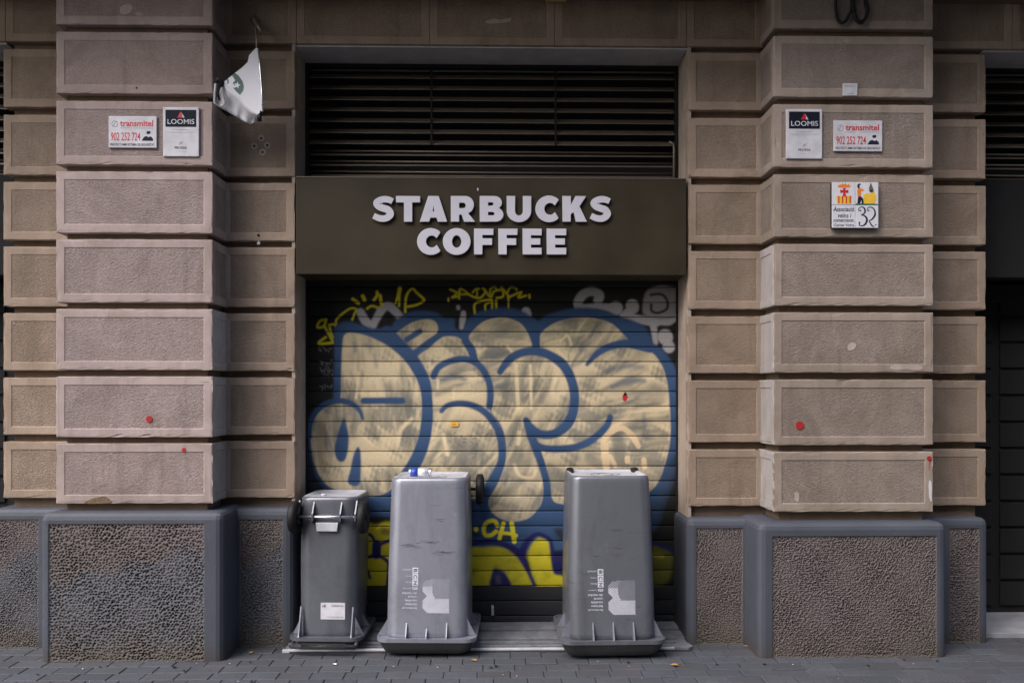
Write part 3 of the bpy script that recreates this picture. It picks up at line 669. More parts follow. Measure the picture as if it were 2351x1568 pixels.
    # blue contour strokes
    for pts, wd in (([(122,960),(130,880),(165,812),(220,772),(290,757),(352,770),(402,808),(424,860)], [26,26,26,30,34,32,26,14]), ([(430,758),(540,757),(645,757)], 38), ([(560,370),(620,430),(690,500),(745,580),(780,660),(787,760),(787,860),(770,960),(740,1050),(705,1120),(650,1200)], [70,66,60,56,56,60,62,62,64,66,66]),
                    ([(672,412),(745,366)], 32), ([(822,620),(850,570),(910,537),(980,522),(1050,537),(1100,580),(1135,650),(1143,720),(1138,790)], 38), ([(868,815),(900,785),(960,772),(1030,780),(1100,812),(1150,862),(1190,932),(1207,1010),(1205,1100),(1170,1180),(1110,1280)], [26,30,34,38,40,42,42,42,44,50,54]),
                    ([(1000,420),(1035,480),(1058,540)], 38), ([(1198,595),(1250,525),(1320,487),(1400,478),(1480,502),(1555,560),(1598,640),(1618,740),(1605,835),(1562,905),(1500,945),(1425,945),(1372,910),(1345,865)], [34,46,48,50,50,50,48,50,54,54,52,48,50,30]),
                    ([(1345,870),(1372,950),(1402,1030),(1430,1110),(1455,1190),(1465,1260),(1455,1350),(1400,1420)], [30,50,46,42,42,44,50,50]), ([(1383,330),(1400,400),(1405,470)], [60,44,40]), ([(1690,552),(1740,497),(1810,455),(1890,436),(1960,440),(2040,462)], [20,36,42,46,50,50]),
                    ([(1820,850),(1800,900),(1740,960),(1660,1008),(1560,1028),(1450,1025),(1395,1000)], [34,38,42,42,42,40,36]), ([(700,500),(780,440),(850,392)], 36), ([(2150,560),(2175,700),(2180,860),(2178,1000)], 30)):
        stroke(G(pts), [x/1.507 for x in (wd if isinstance(wd, list) else [wd]*2)], BLUE, 3)
    fill(G([(1880,365),(1925,420),(1900,440),(1960,465),(2060,470),(2030,400),(1960,330),(1880,300),(1840,320)]), BLUE, 3)
    fill(G([(318,855),(332,900),(344,960),(340,1030),(325,1088),(300,1102),(275,1082),(262,1030),(275,970),(296,900)]), BLUE, 3)
    fill(G([(395,1018),(411,1050),(413,1150),(405,1225),(370,1238),(338,1215),(352,1150),(372,1060)]), BLUE, 3)
    # small black scribbles across the middle
    for q in range(34):
        x_, y_ = random.uniform(880, 1360), random.uniform(905, 1010)
        stroke(G([(x_, y_), (x_+random.uniform(4, 18), y_+random.uniform(-8, 8)), (x_+random.uniform(0, 20), y_+random.uniform(0, 12))]), 1.8, (.05, .05, .06), 1, .65)
    # right lower edge: dark bare slats with blue haze
    fill(G([(2215,1080),(2150,1120),(2120,1230),(2090,1330),(2060,1420),(2060,1600),(2215,1600)]), base, 14, .75)
    stroke(G([(2160,1150),(2120,1280),(2080,1380)]), 30, (.04,.07,.13), 12, .7)
    stroke(G([(118,1080),(130,1200),(200,1290)]), 30, (.02,.03,.05), 14, .7)
    # lower band
    fill(K8([(100,180),(620,180),(620,340),(400,330),(100,340)]), base, 6, .92)
    fill(K8([(120,360),(330,300),(620,330),(620,1320),(120,1320)]), (.52,.46,.02), 5)
    stroke(K8([(350,370),(400,320),(480,300),(600,345)]), 9, YB, 2); fill(K8([(400,400),(480,360),(580,400),(560,480),(430,470)]), (.09,.09,.03), 6, .8)
    for pts, wd in (([(140,450),(240,490),(300,600),(300,720)], 12), ([(340,650),(330,820)], 34), ([(400,640),(600,570)], 13), ([(160,870),(350,850),(480,900),(545,1010),(520,1350)], 13), ([(170,1090),(220,1220)], 12)): stroke(K8(pts), wd, NAVY, 2.5)
    fill(Hq([(440,1080),(640,1065),(900,1050),(1080,1110),(1200,1190),(1260,1300),(1310,1390),(1420,1640),(440,1640)]), (.50,.45,.02), 5)
    fill(Hq([(1480,925),(1560,935),(1640,980),(1660,1150),(1690,1350),(1720,1450),(1850,1500),(1850,1640),(1450,1640),(1380,1400),(1340,1250),(1340,1150),(1380,1030)]), (.52,.46,.02), 5)
    r3 = random.Random(9)
    for q in range(60):
        x_, y_ = r3.uniform(500, 1700), r3.uniform(1100, 1560)
        stroke(Hq([(x_, y_), (x_+r3.uniform(-80, 80), y_+r3.uniform(-30, 60))]), r3.uniform(5, 18), r3.choice([(.16,.16,.02), (.55,.50,.03), (.1,.1,.03)]), 9, .35)
    stroke(Hq([(480,1030),(700,985),(900,1000),(1050,1050),(1180,1140),(1260,1260),(1320,1380),(1430,1620)]), [16,18,20,22,30,24,16,14], NAVY, 4)
    stroke(Hq([(1250,1130),(1300,1010),(1400,905),(1480,870),(1580,900),(1665,975),(1690,1120),(1725,1350),(1750,1420)]), [30,24,16,14,14,16,14,18,18], NAVY, 4)
    stroke(Hq([(1790,1180),(1790,1420)]), 18, NAVY, 4); fill(Hq([(840,1375),(920,1395),(1010,1460),(1080,1640),(780,1640),(800,1450)]), NAVY, 4); stroke(Hq([(890,1500),(900,1568)]), 14, (.16,.15,.12), 9, .6)
    fill(Hq([(500,830),(620,850),(620,900),(500,900)]), base, 8, .7); fill(Hq([(740,740),(880,740),(880,820),(800,850),(740,800)]), (.02,.03,.04), 6, .8); fill(Hq([(950,860),(1100,900),(1060,950),(940,940)]), (.03,.03,.03), 6, .8); fill(Hq([(1720,800),(1850,800),(1850,950),(1790,930)]), (.02,.02,.02), 8, .9)
    for pts, wd in (([(880,745),(855,685),(790,672),(712,712),(682,800),(710,880),(790,882),(862,830)], 15), ([(972,712),(950,800),(912,935)], 15), ([(1092,710),(1110,830),(1132,975)], 17), ([(920,850),(1060,862),(1160,890)], 12), ([(568,798),(570,802)], 17)): stroke(Hq(pts), wd, YB, 2)
    fill(KR([(30,540),(200,540),(400,620),(420,900),(330,1200),(100,1310),(30,1300)]), (.12,.125,.02), 7, .9); stroke(KR([(60,680),(230,700)]), 10, (.4,.38,.03), 7, .8); stroke(KR([(20,440),(250,510),(420,610)]), 10, NAVY, 4)
    fill(KR([(20,-80),(170,-60),(100,120),(20,140)]), (.03,.06,.12), 10, .7)
    # the two bottom slats were painted out afterwards
    lowm = (FY > 1345*1.63335)[..., None]; C[:] = np.where(lowm, np.array([.022, .024, .028]), C)
    dirt = (.5+.5*np.sin(X*7+np.sin(Z*5)*2))*.08+rng.normal(0, .02, X.shape); C *= (1-np.clip(dirt, -.1, .3))[..., None]
    C[groove > .5] = (.006, .006, .006)                          # open gap between two slats
    nr, nc = X.shape; V = np.stack([X, Y, Z], -1).reshape(-1, 3); idx = np.arange(nr*nc, dtype=np.int32).reshape(nr, nc)
    Fa = np.stack([idx[:-1, :-1], idx[:-1, 1:], idx[1:, 1:], idx[1:, :-1]], -1).reshape(-1, 4)
    me = bpy.data.meshes.new('roller_shutter'); me.vertices.add(len(V)); me.vertices.foreach_set('co', V.astype('f').ravel())
    me.loops.add(Fa.size); me.loops.foreach_set('vertex_index', Fa.ravel()); me.polygons.add(len(Fa)); me.polygons.foreach_set('loop_start', np.arange(0, Fa.size, 4, dtype=np.int32))
    me.update(calc_edges=True)
    ca = me.color_attributes.new('Col', 'FLOAT_COLOR', 'POINT'); ca.data.foreach_set('color', np.concatenate([np.clip(C, 0, 1), np.ones((nr, nc, 1))], -1).astype('f').ravel())
    me.validate()
    o = link('roller_shutter', me, M['shutter'], bld); o['label'] = 'black roller shutter covered in blue and cream graffiti'
    return o
shut = build_shutter()
for f_, lb in (((1128, 1388, 1134, 1412), 'slot'),):
    a = P(f_[0], f_[3], YS-.01); b_ = P(f_[2], f_[1], YS-.01); c = MB(); c.box(a[0], b_[0], YS-.02, YS-.004, a[1], b_[1]); c.build('shutter_latch', M['alu'], shut, bevel=.002)
for a, b_ in ((WL+.001, WL+.012), (WR-.012, WR-.001)):
    c = MB(); c.box(a, b_, YS-.02, YS+.05, .04, 2.6); c.build('guide_rail', M['black'], shut)
# ------------------------------------------------------------------ threshold ramp
th = thing('threshold_ramp', (0, .3, 0), 'grey ridged threshold ramp in front of the roller shutter', 'ramp')
def ramp_piece(y0, y1, z0, z1, x0, x1, name, m, b=.003):
    c = MB(); i = 0
    c.v += [(x0, y0, -.012), (x1, y0, -.012), (x1, y1, -.012), (x0, y1, -.012), (x0, y0, z0), (x1, y0, z0), (x1, y1, z1), (x0, y1, z1)]
    for q in ((0,3,2,1),(4,5,6,7),(0,1,5,4),(1,2,6,5),(2,3,7,6),(3,0,4,7)): c.f.append(q); c.m.append(0); c.sm.append(False)
    return c.build(name, m, th, bevel=b)
RX0, RX1 = WL+.005, WR-.005
ramp_piece(.41, .62, .040, .046, RX0, RX1, 'sill_slab', M['threshold'])
ramp_piece(.245, .375, .027, .036, RX0+.01, RX1-.01, 'tread_slab', M['threshold'])
for y0, y1, z_ in ((.175, .212, .022), (.128, .150, .017)): ramp_piece(y0, y1, z_, z_+.003, RX0-.03, RX1-.06, 'tread_slab', M['threshold'])
ramp_piece(.075, .10, .016, .017, RX0-.04, RX1-.10, 'steel_edge', M['rail'])
c = MB(); pts = [(PX(668, .1), .06), (RX1-.03, .06), (RX1-.005, .085), (RX1, .12), (RX1-.02, .17), (RX1-.02, .5), (RX0, .5), (RX0-.02, .2), (PX(664, .1), .1)]
c.rings([[(x, y, -.01) for x, y in pts], [(x, y, .007) for x, y in pts]], 0, sm=False); c.build('base_plate', M['ground'], th)
c = MB(); pts = [(RX1-.12, .065), (RX1-.034, .065), (RX1-.008, .088), (RX1-.004, .12), (RX1-.02, .17), (RX1-.03, .40), (RX1-.07, .40), (RX1-.07, .2), (RX1-.12, .11)]
c.rings([[(x, y, .008) for x, y in pts], [(x, y, .0205) for x, y in pts]], 0, sm=False); c.build('end_plate', M['threshold'], th)
# ------------------------------------------------------------------ shop sign
YG = .235
sign = thing('shop_sign', (*[(WL+WR)/2, YG], Zat(1130, 628, YG)), 'dark brown fascia sign with white STARBUCKS COFFEE letters above the shutter', 'sign')
a = P(679.5, 629.5, YG); b_ = P(1576, 412, YG)
c = MB(); c.box(a[0], b_[0], YG, YG+.30, a[1], b_[1]); c.build('fascia_board', M['fascia'], sign, bevel=.004)
c = MB(); c.box(a[0]-.001, b_[0]+.001, YG-.003, YG+.05, b_[1]+.0005, b_[1]+.006); c.build('top_trim', M['bronze'], sign)
def crop2(x, y): return (1080+x/1.4656)/1.63335, (y/1.4656)/1.63335
def arc(cx, cy, rx, ry, a0, a1, n=18): return [(cx+rx*math.cos(R(a0+(a1-a0)*i/n)), cy+ry*math.sin(R(a0+(a1-a0)*i/n))) for i in range(n+1)]
def strokepoly(pts, wd, n=8):
    sp = catmull(pts, n); ws = np.interp(np.linspace(0, 1, len(sp)), np.linspace(0, 1, len(wd)), wd)/2; Lf, Rt = [], []
    for i in range(len(sp)):
        d = sp[min(i+1, len(sp)-1)]-sp[max(i-1, 0)]; d = d/np.hypot(*d); n_ = np.array([-d[1], d[0]]); Lf.append(tuple(sp[i]+n_*ws[i])); Rt.append(tuple(sp[i]-n_*ws[i]))
    return Lf+Rt[::-1]
SV, SH = .315, .238      # stem widths relative to cap height 1
def glyph(ch, w):
    """outline loops in a box w x 1 (y up)"""
    if ch == 'T': return [[(w/2-SV/2, 0), (w/2+SV/2, 0), (w/2+SV/2, 1-SH), (w, 1-SH), (w, 1), (0, 1), (0, 1-SH), (w/2-SV/2, 1-SH)]]
    if ch == 'F': return [[(0, 0), (SV, 0), (SV, .37), (w*.93, .37), (w*.93, .62), (SV, .62), (SV, 1-SH), (w, 1-SH), (w, 1), (0, 1)]]
    if ch == 'E': return [[(0, 0), (w, 0), (w, .25), (SV, .25), (SV, .385), (w*.93, .385), (w*.93, .62), (SV, .62), (SV, .75), (w, .75), (w, 1), (0, 1)]]
    if ch == 'A': return [[(0, 0), (.36, 0), (.41, .16), (w-.41, .16), (w-.36, 0), (w, 0), (w/2+.2, 1), (w/2-.2, 1)], [(.49, .39), (w-.49, .39), (w/2, .70)]]
    if ch == 'K': return [[(0, 0), (SV, 0), (SV, .29), (.44, .38), (w-.43, 0), (w, 0), (.66, .60), (w-.04, 1), (w-.44, 1), (SV, .62), (SV, 1), (0, 1)]]
    if ch == 'U':
        r = (w)/2
        return [[(0, 1)]+[(0, .42)]+arc(r, .42, r, .44, 180, 360)+[(w, 1), (w-SV, 1), (w-SV, .42)]+arc(r, .42, r-SV, .19, 0, -180, 14)+[(SV, 1)]]
    if ch == 'O': return [arc(w/2, .5, w/2, .52, 0, 360, 40)[:-1], arc(w/2, .5, w/2-.35, .25, 0, 360, 32)[:-1]]
    if ch == 'C':
        return [[(w, .86)]+arc(.53, .5, .53, .52, 52, 308, 36)+[(w, .14), (w-.14, .36)]+arc(.56, .5, .22, .25, 315, 45, 20)[0:0]+arc(.57, .5, .23, .24, -62, -298, 22)+[(w-.14, .64)]]
    if ch == 'B':
        o = [(0, 0)]+[(w*.55, 0)]+arc(w-.30, .275, .30, .275, -90, 62, 12)+arc(w-.35, .745, .29, .255, -50, 90, 12)+[(0, 1)]
        return [o, [(SV, .24), (SV, .385)]+arc(w-.42, .312, .08, .073, 90, -90, 8), [(SV, .62), (SV, .765)]+arc(w-.46, .692, .08, .073, 90, -90, 8)]
    if ch == 'R':
        o = [(0, 0), (SV, 0), (SV, .28), (.42, .28), (w-.42, 0), (w, 0), (w-.27, .335)]+arc(w-.37, .66, .33, .34, -52, 90, 14)+[(0, 1)]
        return [o, [(SV, .52), (SV, .75)]+arc(w-.46, .635, .11, .115, 90, -90, 8)]
    if ch == 'S':
        c_ = [(w*.93, .80), (w*.70, .875), (w*.42, .865), (w*.19, .74), (w*.30, .60), (w*.5, .53), (w*.72, .46), (w*.82, .29), (w*.62, .135), (w*.32, .13), (w*.04, .23)]
        return [strokepoly(c_, [.23, .25, .26, .28, .28, .28, .28, .29, .26, .25, .23], 6)]
def sheet_letters(chars, y0, y1, name='letter'):
    for ch, x0, x1 in chars:
        A0 = P(*crop2(x0, y1), YG); B0 = P(*crop2(x1, y0), YG); h = B0[1]-A0[1]; w_ = (B0[0]-A0[0])/h
        cu = bpy.data.curves.new('c', 'CURVE'); cu.dimensions = '2D'; cu.fill_mode = 'BOTH'; cu.extrude = .007; cu.bevel_depth = .0 if ch == 'S' else .0015; cu.bevel_resolution = 1
        for lp in glyph(ch, w_):
            s = cu.splines.new('POLY'); s.points.add(len(lp)-1); s.use_cyclic_u = True
            for pt, (x, y) in zip(s.points, lp): pt.co = (x*h, y*h, 0, 1)
        tmp = bpy.data.objects.new('t', cu); COL.objects.link(tmp); dg = bpy.context.evaluated_depsgraph_get(); me = bpy.data.meshes.new_from_object(tmp.evaluated_get(dg)); bpy.data.objects.remove(tmp)
        me.transform(Matrix.Translation((A0[0], YG-.013, A0[1])) @ Matrix.Rotation(R(90), 4, 'X'))
        me.materials.clear(); me.update()
        mi = [0 if abs(p_.normal.y) > .5 else 1 for p_ in me.polygons]; me.polygons.foreach_set('material_index', mi)
        o = link(name, me, [M['white_letter'], M['letter_side']], sign)
sheet_letters([('S',468,585),('T',597,727),('A',727,875),('R',897,1027),('B',1055,1183),('U',1203,1335),('C',1360,1485),('K',1508,1640),('S',1658,1773)], 1084, 1222)
sheet_letters([('C',712,838),('O',853,1003),('F',1024,1128),('F',1157,1260),('E',1290,1392),('E',1422,1527)], 1262, 1401)
# ------------------------------------------------------------------ text helper
def text(body, x0, x1, z0, z1, Y, mat, parent, name='lettering', bold=0.0, flip=False, thick=.0008, rot90=False, local=False, shear=0, place=None):
    cu = bpy.data.curves.new('t', 'FONT'); cu.body = body; cu.size = 1; cu.offset = bold; cu.resolution_u = 3; cu.shear = shear
    tmp = bpy.data.objects.new('t', cu); COL.objects.link(tmp); dg = bpy.context.evaluated_depsgraph_get(); me = bpy.data.meshes.new_from_object(tmp.evaluated_get(dg)); bpy.data.objects.remove(tmp)
    n = len(me.vertices); v = np.empty(n*3, 'f'); me.vertices.foreach_get('co', v); v = v.reshape(-1, 3)
    a = (v[:, 0]-v[:, 0].min())/max(1e-6, np.ptp(v[:, 0])); b = (v[:, 1]-v[:, 1].min())/max(1e-6, np.ptp(v[:, 1]))
    if flip: a, b = 1-a, 1-b
    if rot90: a, b = b, 1-a
    o = np.stack([x0+a*(x1-x0), np.full(n, Y-thick), z0+b*(z1-z0)], -1)
    if place is not None: o = np.array([place(*p_) for p_ in o])
    me.vertices.foreach_set('co', o.astype('f').ravel()); me.materials.clear(); me.update()
    return link(name, me, mat, parent, local)
def poly(pts, Y, mat, parent, name, thick=.002):
    c = MB(); c.rings([[(x, Y, z) for x, z in pts], [(x, Y-thick, z) for x, z in pts]], 0, sm=False); return c.build(name, mat, parent)
def rect(x0, x1, z0, z1, Y, mat, parent, name, thick=.001, bevel=0):
    c = MB(); c.box(x0, x1, Y-thick, Y, z0, z1); return c.build(name, mat, parent, bevel=bevel)
# security plate: red name, red number, dark figure
def alarm_plate(u0, v0, u1, v1, label):
    x0, z1 = P(u0, v0, 0); x1, z0 = P(u1, v1, 0); W, Hh = x1-x0, z1-z0; X = lambda a: x0+a*W; Z = lambda b: z1-b*Hh; Y = -.010
    t = thing('alarm_plate', (x0, Y, z0), label, 'sign', 'security company plates on the pilasters')
    c = MB(); c.box(x0, x1, Y, .004, z0, z1); c.build('plate', M['plate'], t, bevel=.003)
    text('transmitel', X(.24), X(.93), Z(.33), Z(.13), Y, M['red'], t, bold=.022)
    text('SEGURETAT  I  TELECOMUNICACIONS', X(.24), X(.93), Z(.395), Z(.365), Y, M['greyink'], t)
    text('902 252 724', X(.05), X(.66), Z(.78), Z(.52), Y, M['red'], t, bold=.008)
    text('PROTECT AMB SISTEMA DE SEGURETAT', X(.04), X(.96), Z(.94), Z(.865), Y, M['ink'], t, bold=.01)
    ring = [(X(.13)+math.cos(a)*W*.062, Z(.25)+math.sin(a)*W*.062) for a in np.linspace(0, 2*math.pi, 21)]
    c = MB(); c.tube([(a, Y-.0005, b) for a, b in ring], .0012, 6); c.tube([(X(.09), Y-.0005, Z(.33)), (X(.14), Y-.0005, Z(.2)), (X(.175), Y-.0005, Z(.17))], .0012, 6); c.build('emblem', M['greyink'], t)
    c = MB()
    for ptsn in ([(.69,.78),(.74,.66),(.79,.63),(.83,.67),(.88,.64),(.92,.70),(.93,.78)], [(.79,.54),(.80,.48),(.86,.47),(.88,.51),(.86,.56),(.81,.57)]):
        c.rings([[(X(a), Y, Z(b)) for a, b in ptsn], [(X(a), Y-.0012, Z(b)) for a, b in ptsn]], 0, sm=False)
    c.build('guard_pictogram', M['ink'], t)
alarm_plate(251, 268, 361, 341, 'white alarm plate with red number on the left pilaster')
alarm_plate(1913, 278, 2024, 349, 'white alarm plate with red number on the right pilaster')
def cash_plate(u0, v0, u1, v1, label):
    x0, z1 = P(u0, v0, 0); x1, z0 = P(u1, v1, 0); W, Hh = x1-x0, z1-z0; X = lambda a: x0+a*W; Z = lambda b: z1-b*Hh; Y = -.012
    t = thing('courier_plate', (x0, Y, z0), label, 'sign', 'tall courier plates on the pilasters')
    c = MB(); c.box(x0, x1, Y, .004, z0, z1); c.build('plate', M['plate'], t, bevel=.003)
    rect(X(.07), X(.93), Z(.40), Z(.055), Y, M['navy'], t, 'header_panel')
    text('LOOMIS', X(.13), X(.88), Z(.345), Z(.245), Y-.001, M['plate'], t, bold=.006)
    poly([(X(.40), Z(.215)), (X(.50), Z(.09)), (X(.545), Z(.15)), (X(.545), Z(.215))], Y-.001, M['red'], t, 'red_triangle', .001)
    poly([(X(.545), Z(.215)), (X(.545), Z(.15)), (X(.515), Z(.10)), (X(.61), Z(.215))], Y-.0013, M['plate'], t, 'white_facet', .0012)
    text('Transportes', X(.28), X(.72), Z(.475), Z(.445), Y, M['greyink'], t); rect(X(.08), X(.92), Z(.513), Z(.509), Y, M['greyink'], t, 'rule')
    text('JC', X(.44), X(.57), Z(.765), Z(.705), Y, M['ink'], t, shear=.4); text('PROESA', X(.33), X(.67), Z(.85), Z(.80), Y, M['ink'], t, bold=.01); text('vigilancia privada', X(.35), X(.67), Z(.905), Z(.89), Y, M['greyink'], t)
    for a, b in ((.045,.03),(.955,.03),(.045,.97),(.955,.97)):
        c = MB(); c.rings([[(X(a)+.0025*math.cos(q), yy, Z(b)+.0025*math.sin(q)) for q in np.linspace(0, 5.5, 8)] for yy in (Y, Y-.002)]); c.build('screw', M['alu'], t)
cash_plate(376, 248, 458, 361, 'tall white plate with black header nearest the hanging banner')
cash_plate(1804, 252, 1886, 366, 'tall white plate with black header on the right pilaster')
# small notice plate
x0, z1 = P(1934.5, 193, 0); x1, z0 = P(1967, 221.5, 0); t = thing('notice_plate', (x0, -.01, z0), 'small white notice plate high on the right pilaster', 'sign')
c = MB(); c.box(x0, x1, -.010, .004, z0, z1); c.build('plate', M['plate'], t, bevel=.002)
text('RESIDUS', x0+.012, x1-.012, z1-.022, z1-.014, -.010, M['greyink'], t); text('HORARI', x0+.025, x1-.025, z0+.008, z0+.014, -.010, M['greyink'], t)
# ceramic tile plaque
tx0, tz1 = P(1905, 421, 0); tx1, tz0 = P(2011.5, 526.5, 0); tm, tz = (tx0+tx1)/2, (tz0+tz1)/2
tp = thing('tile_plaque', (tx0, -.03, tz0), 'four tile ceramic house number plaque reading 32 on the right pilaster', 'house number')
c = MB(); c.box(tx0+.004, tx1-.004, -.024, .004, tz0+.004, tz1-.004); c.build('backing_frame', M['black'], tp, bevel=.003)
def tile(a0, a1, b0, b1): 
    c = MB(); c.box(a0+.0012, a1-.0012, -.032, -.0245, b0+.0012, b1-.0012); return c.build('tile', M['tile'], tp, bevel=.0018)
t1, t2, t3, t4 = tile(tx0, tm, tz, tz1), tile(tm, tx1, tz, tz1), tile(tx0, tm, tz0, tz), tile(tm, tx1, tz0, tz)
TW = tm-tx0; YT = -.032
def tq(ax, az): return lambda a, b: (ax+a*TW, az-b*TW)      # a right, b down, 0..1
q1 = tq(tx0, tz1)
crown = [(.22,.13),(.30,.17),(.34,.06),(.40,.15),(.46,.03),(.52,.13),(.58,.03),(.64,.15),(.71,.06),(.75,.17),(.83,.13),(.76,.24),(.28,.24)]
poly([q1(a, b) for a, b in crown], YT, M['orange'], t1, 'painted_crown', .0008)
poly([q1(a, b) for a, b in ((.46,.26),(.60,.26),(.57,.36),(.70,.33),(.70,.47),(.57,.45),(.60,.62),(.46,.62),(.49,.45),(.36,.47),(.36,.33),(.49,.36))], YT, M['red'], t1, 'painted_cross', .0014)
poly([q1(a, b) for a, b in ((.19,.60),(.85,.60),(.83,.92),(.20,.92))], YT, M['yellow'], t1, 'painted_shield', .0006)
c = MB()
for a in (.27, .43, .59, .75):
    A0, B0 = q1(a, .92), q1(a+.05, .60); c.box(A0[0], B0[0], YT-.0014, YT-.0006, A0[1], B0[1])
c.build('painted_stripes', M['red'], t1)
q2 = tq(tm, tz1)
poly([q2(a, b) for a, b in ((.34,.92),(.36,.55),(.48,.47),(.62,.50),(.72,.42),(.82,.44),(.90,.60),(.88,.85),(.80,.92))], YT, M['yellow'], t2, 'painted_figure', .0008)
poly([q2(a, b) for a, b in ((.10,.60),(.08,.36),(.13,.26),(.26,.28),(.36,.31),(.36,.38),(.26,.40),(.24,.62))], YT, M['orange'], t2, 'painted_figure', .0008)
poly([q2(a, b) for a, b in ((.10,.26),(.08,.14),(.16,.06),(.24,.10),(.17,.15),(.19,.27))], YT-.0009, M['ink'], t2, 'painted_hair', .0006)
poly([q2(a, b) for a, b in ((.58,.27),(.66,.02),(.76,.27),(.80,.40),(.70,.46),(.60,.40))], YT-.0009, M['bronze'], t2, 'painted_head', .0006)
poly([q2(a, b) for a, b in ((.62,.34),(.74,.34),(.70,.42),(.64,.42))], YT-.0018, M['ink'], t2, 'painted_face', .0004)
poly([q2(a, b) for a, b in ((.12,.62),(.24,.62),(.34,.72),(.36,.92),(.28,.92),(.26,.76),(.20,.92),(.09,.90))], YT-.0003, M['ink'], t2, 'painted_legs', .0009)
poly([q2(a, b) for a, b in ((.02,.92),(.45,.90),(.96,.93),(.96,.98),(.02,.98))], YT, M['greenglaze'], t2, 'painted_ground', .0007)
X3 = lambda a: tx0+a*TW; Z3 = lambda b: tz-b*TW
for bd, a0, a1, b0, b1, bo in (('Associació', .06, .95, .28, .08, .014), ('veïns i', .25, .83, .54, .36, .01), ('comerciants', .07, .93, .72, .58, .012), ('Carrer Vidre', .08, .94, .91, .80, .01)):
    text(bd, X3(a0), X3(a1), Z3(b0), Z3(b1), YT, M['ink'], t3, bold=bo, shear=.15)
X4 = lambda a: tm+a*TW; Z4 = lambda b: tz-b*TW
def nib(pts, wd, par):
    sp = strokepoly([(X4(a), Z4(b)) for a, b in pts], [w_*TW for w_ in wd], 6); h = len(sp)//2; c = MB()
    for i in range(h-1):
        A_, B_, C_, D_ = sp[i], sp[i+1], sp[-i-2], sp[-i-1]; c.face([(p_[0], YT-.0009, p_[1]) for p_ in (A_, B_, C_, D_)])
    c.build('painted_digit', M['ink'], par)
nib([(.24,.22),(.17,.25),(.14,.17),(.22,.10),(.33,.09),(.40,.17),(.42,.28),(.36,.37),(.25,.42),(.38,.45),(.48,.55),(.49,.68),(.42,.82),(.30,.88),(.19,.86),(.17,.76),(.21,.74)], [.07,.03,.03,.03,.05,.07,.07,.05,.02,.06,.08,.09,.07,.04,.04,.06,.07], t4)
nib([(.60,.24),(.52,.22),(.54,.12),(.64,.09),(.76,.13),(.84,.26),(.84,.42),(.76,.56),(.66,.64),(.59,.68),(.64,.76),(.70,.86),(.78,.91),(.82,.89)], [.07,.03,.03,.04,.05,.06,.08,.07,.04,.03,.05,.06,.04,.02], t4)
nib([(.84,.84),(.88,.83),(.92,.83)], [.03,.03,.02], t4)
# ------------------------------------------------------------------ cable coil on the right pilaster
cb = MB()
def cpt(x, y): return ((3100+x/11.75)/1.63335, (y/11.75)/1.63335)
for pts, r_ in (([(390,-1200),(380,0),(380,500),(450,850),(640,1050),(820,980),(940,780),(1050,560),(1080,300),(1060,-1200)], .0085), ([(1150,-1200),(1140,300),(1180,560),(1260,850),(1400,1020),(1560,1010),(1740,760),(1800,500),(1760,200),(1640,-200),(1600,-1200)], .010), ([(420,-1200),(410,200),(430,600),(520,900),(680,1010),(850,880),(960,640)], .006), ([(1180,-1200),(1190,200),(1290,800),(1440,980),(1650,860),(1740,500),(1640,0),(1620,-1200)], .007)):
    sp = catmull(pts, 6); cb.tube([(*[P(*cpt(a, b), -.02)[0]], -.022-random.uniform(0, .006), P(*cpt(a, b), -.02)[1]) for a, b in sp], r_, 8)
tag(cb.build('cable_coil', M['black']), 'black cable hanging in two loops at the top of the right pilaster', 'cable')
# ------------------------------------------------------------------ hanging banner
def fl(x, y, Y): 
    X, Z = PF(780+x/3.408, 40+y/3.408, Y); return Vector((X, Y, Z))
hb = thing('hanging_banner', fl(620, 480, .02), 'torn white banner with green round emblem hanging beside the left pilaster', 'banner')
nA, nB, nC = fl(620, 480, .06), fl(700, 1300, -.10), fl(200, 920, -.02)
pn = (nB-nA).cross(nC-nA).normalized()
def onp(x, y, off=0.0):
    # intersection of the ray through this picture point with the banner's own plane
    a = fl(x, y, 0.); o_ = Vector((0, -D0, H0)); d = (a-o_).normalized(); t_ = (nA-o_).dot(pn)/d.dot(pn); q = o_+d*t_
    s_ = -1 if pn.y > 0 else 1
    return q+pn*off*s_
def sheet(outline, name, mat, off, parent, thick=.002):
    c = MB(); c.rings([[onp(x, y, off) for x, y in outline], [onp(x, y, off+thick) for x, y in outline]], 0, sm=False); return c.build(name, mat, parent)
fab = sheet([(620,480),(640,490),(655,700),(672,900),(690,1100),(700,1295),(640,1335),(560,1290),(480,1210),(400,1110),(300,1020),(200,920),(270,865),(350,800),(430,740),(510,665),(525,580),(570,530)], 'banner_cloth', M['cloth'], 0, hb)
sheet([(312,835),(345,800),(400,850),(445,915),(458,980),(443,1040),(410,1085),(365,1045),(318,990),(352,1000),(345,968),(318,940),(350,900)], 'printed_emblem', M['green'], .0032, fab, .001)
st5 = []
for k in range(10):
    rr = 46 if k % 2 == 0 else 20; a = R(-80+36*k); st5.append((375+rr*math.cos(a), 965+rr*math.sin(a)))
sheet(st5, 'printed_star', M['cloth'], .0046, fab, .001)
sheet([(238,890),(255,885),(268,910),(262,940),(245,945),(255,915)], 'printed_fragment', M['green'], .0032, fab, .001)
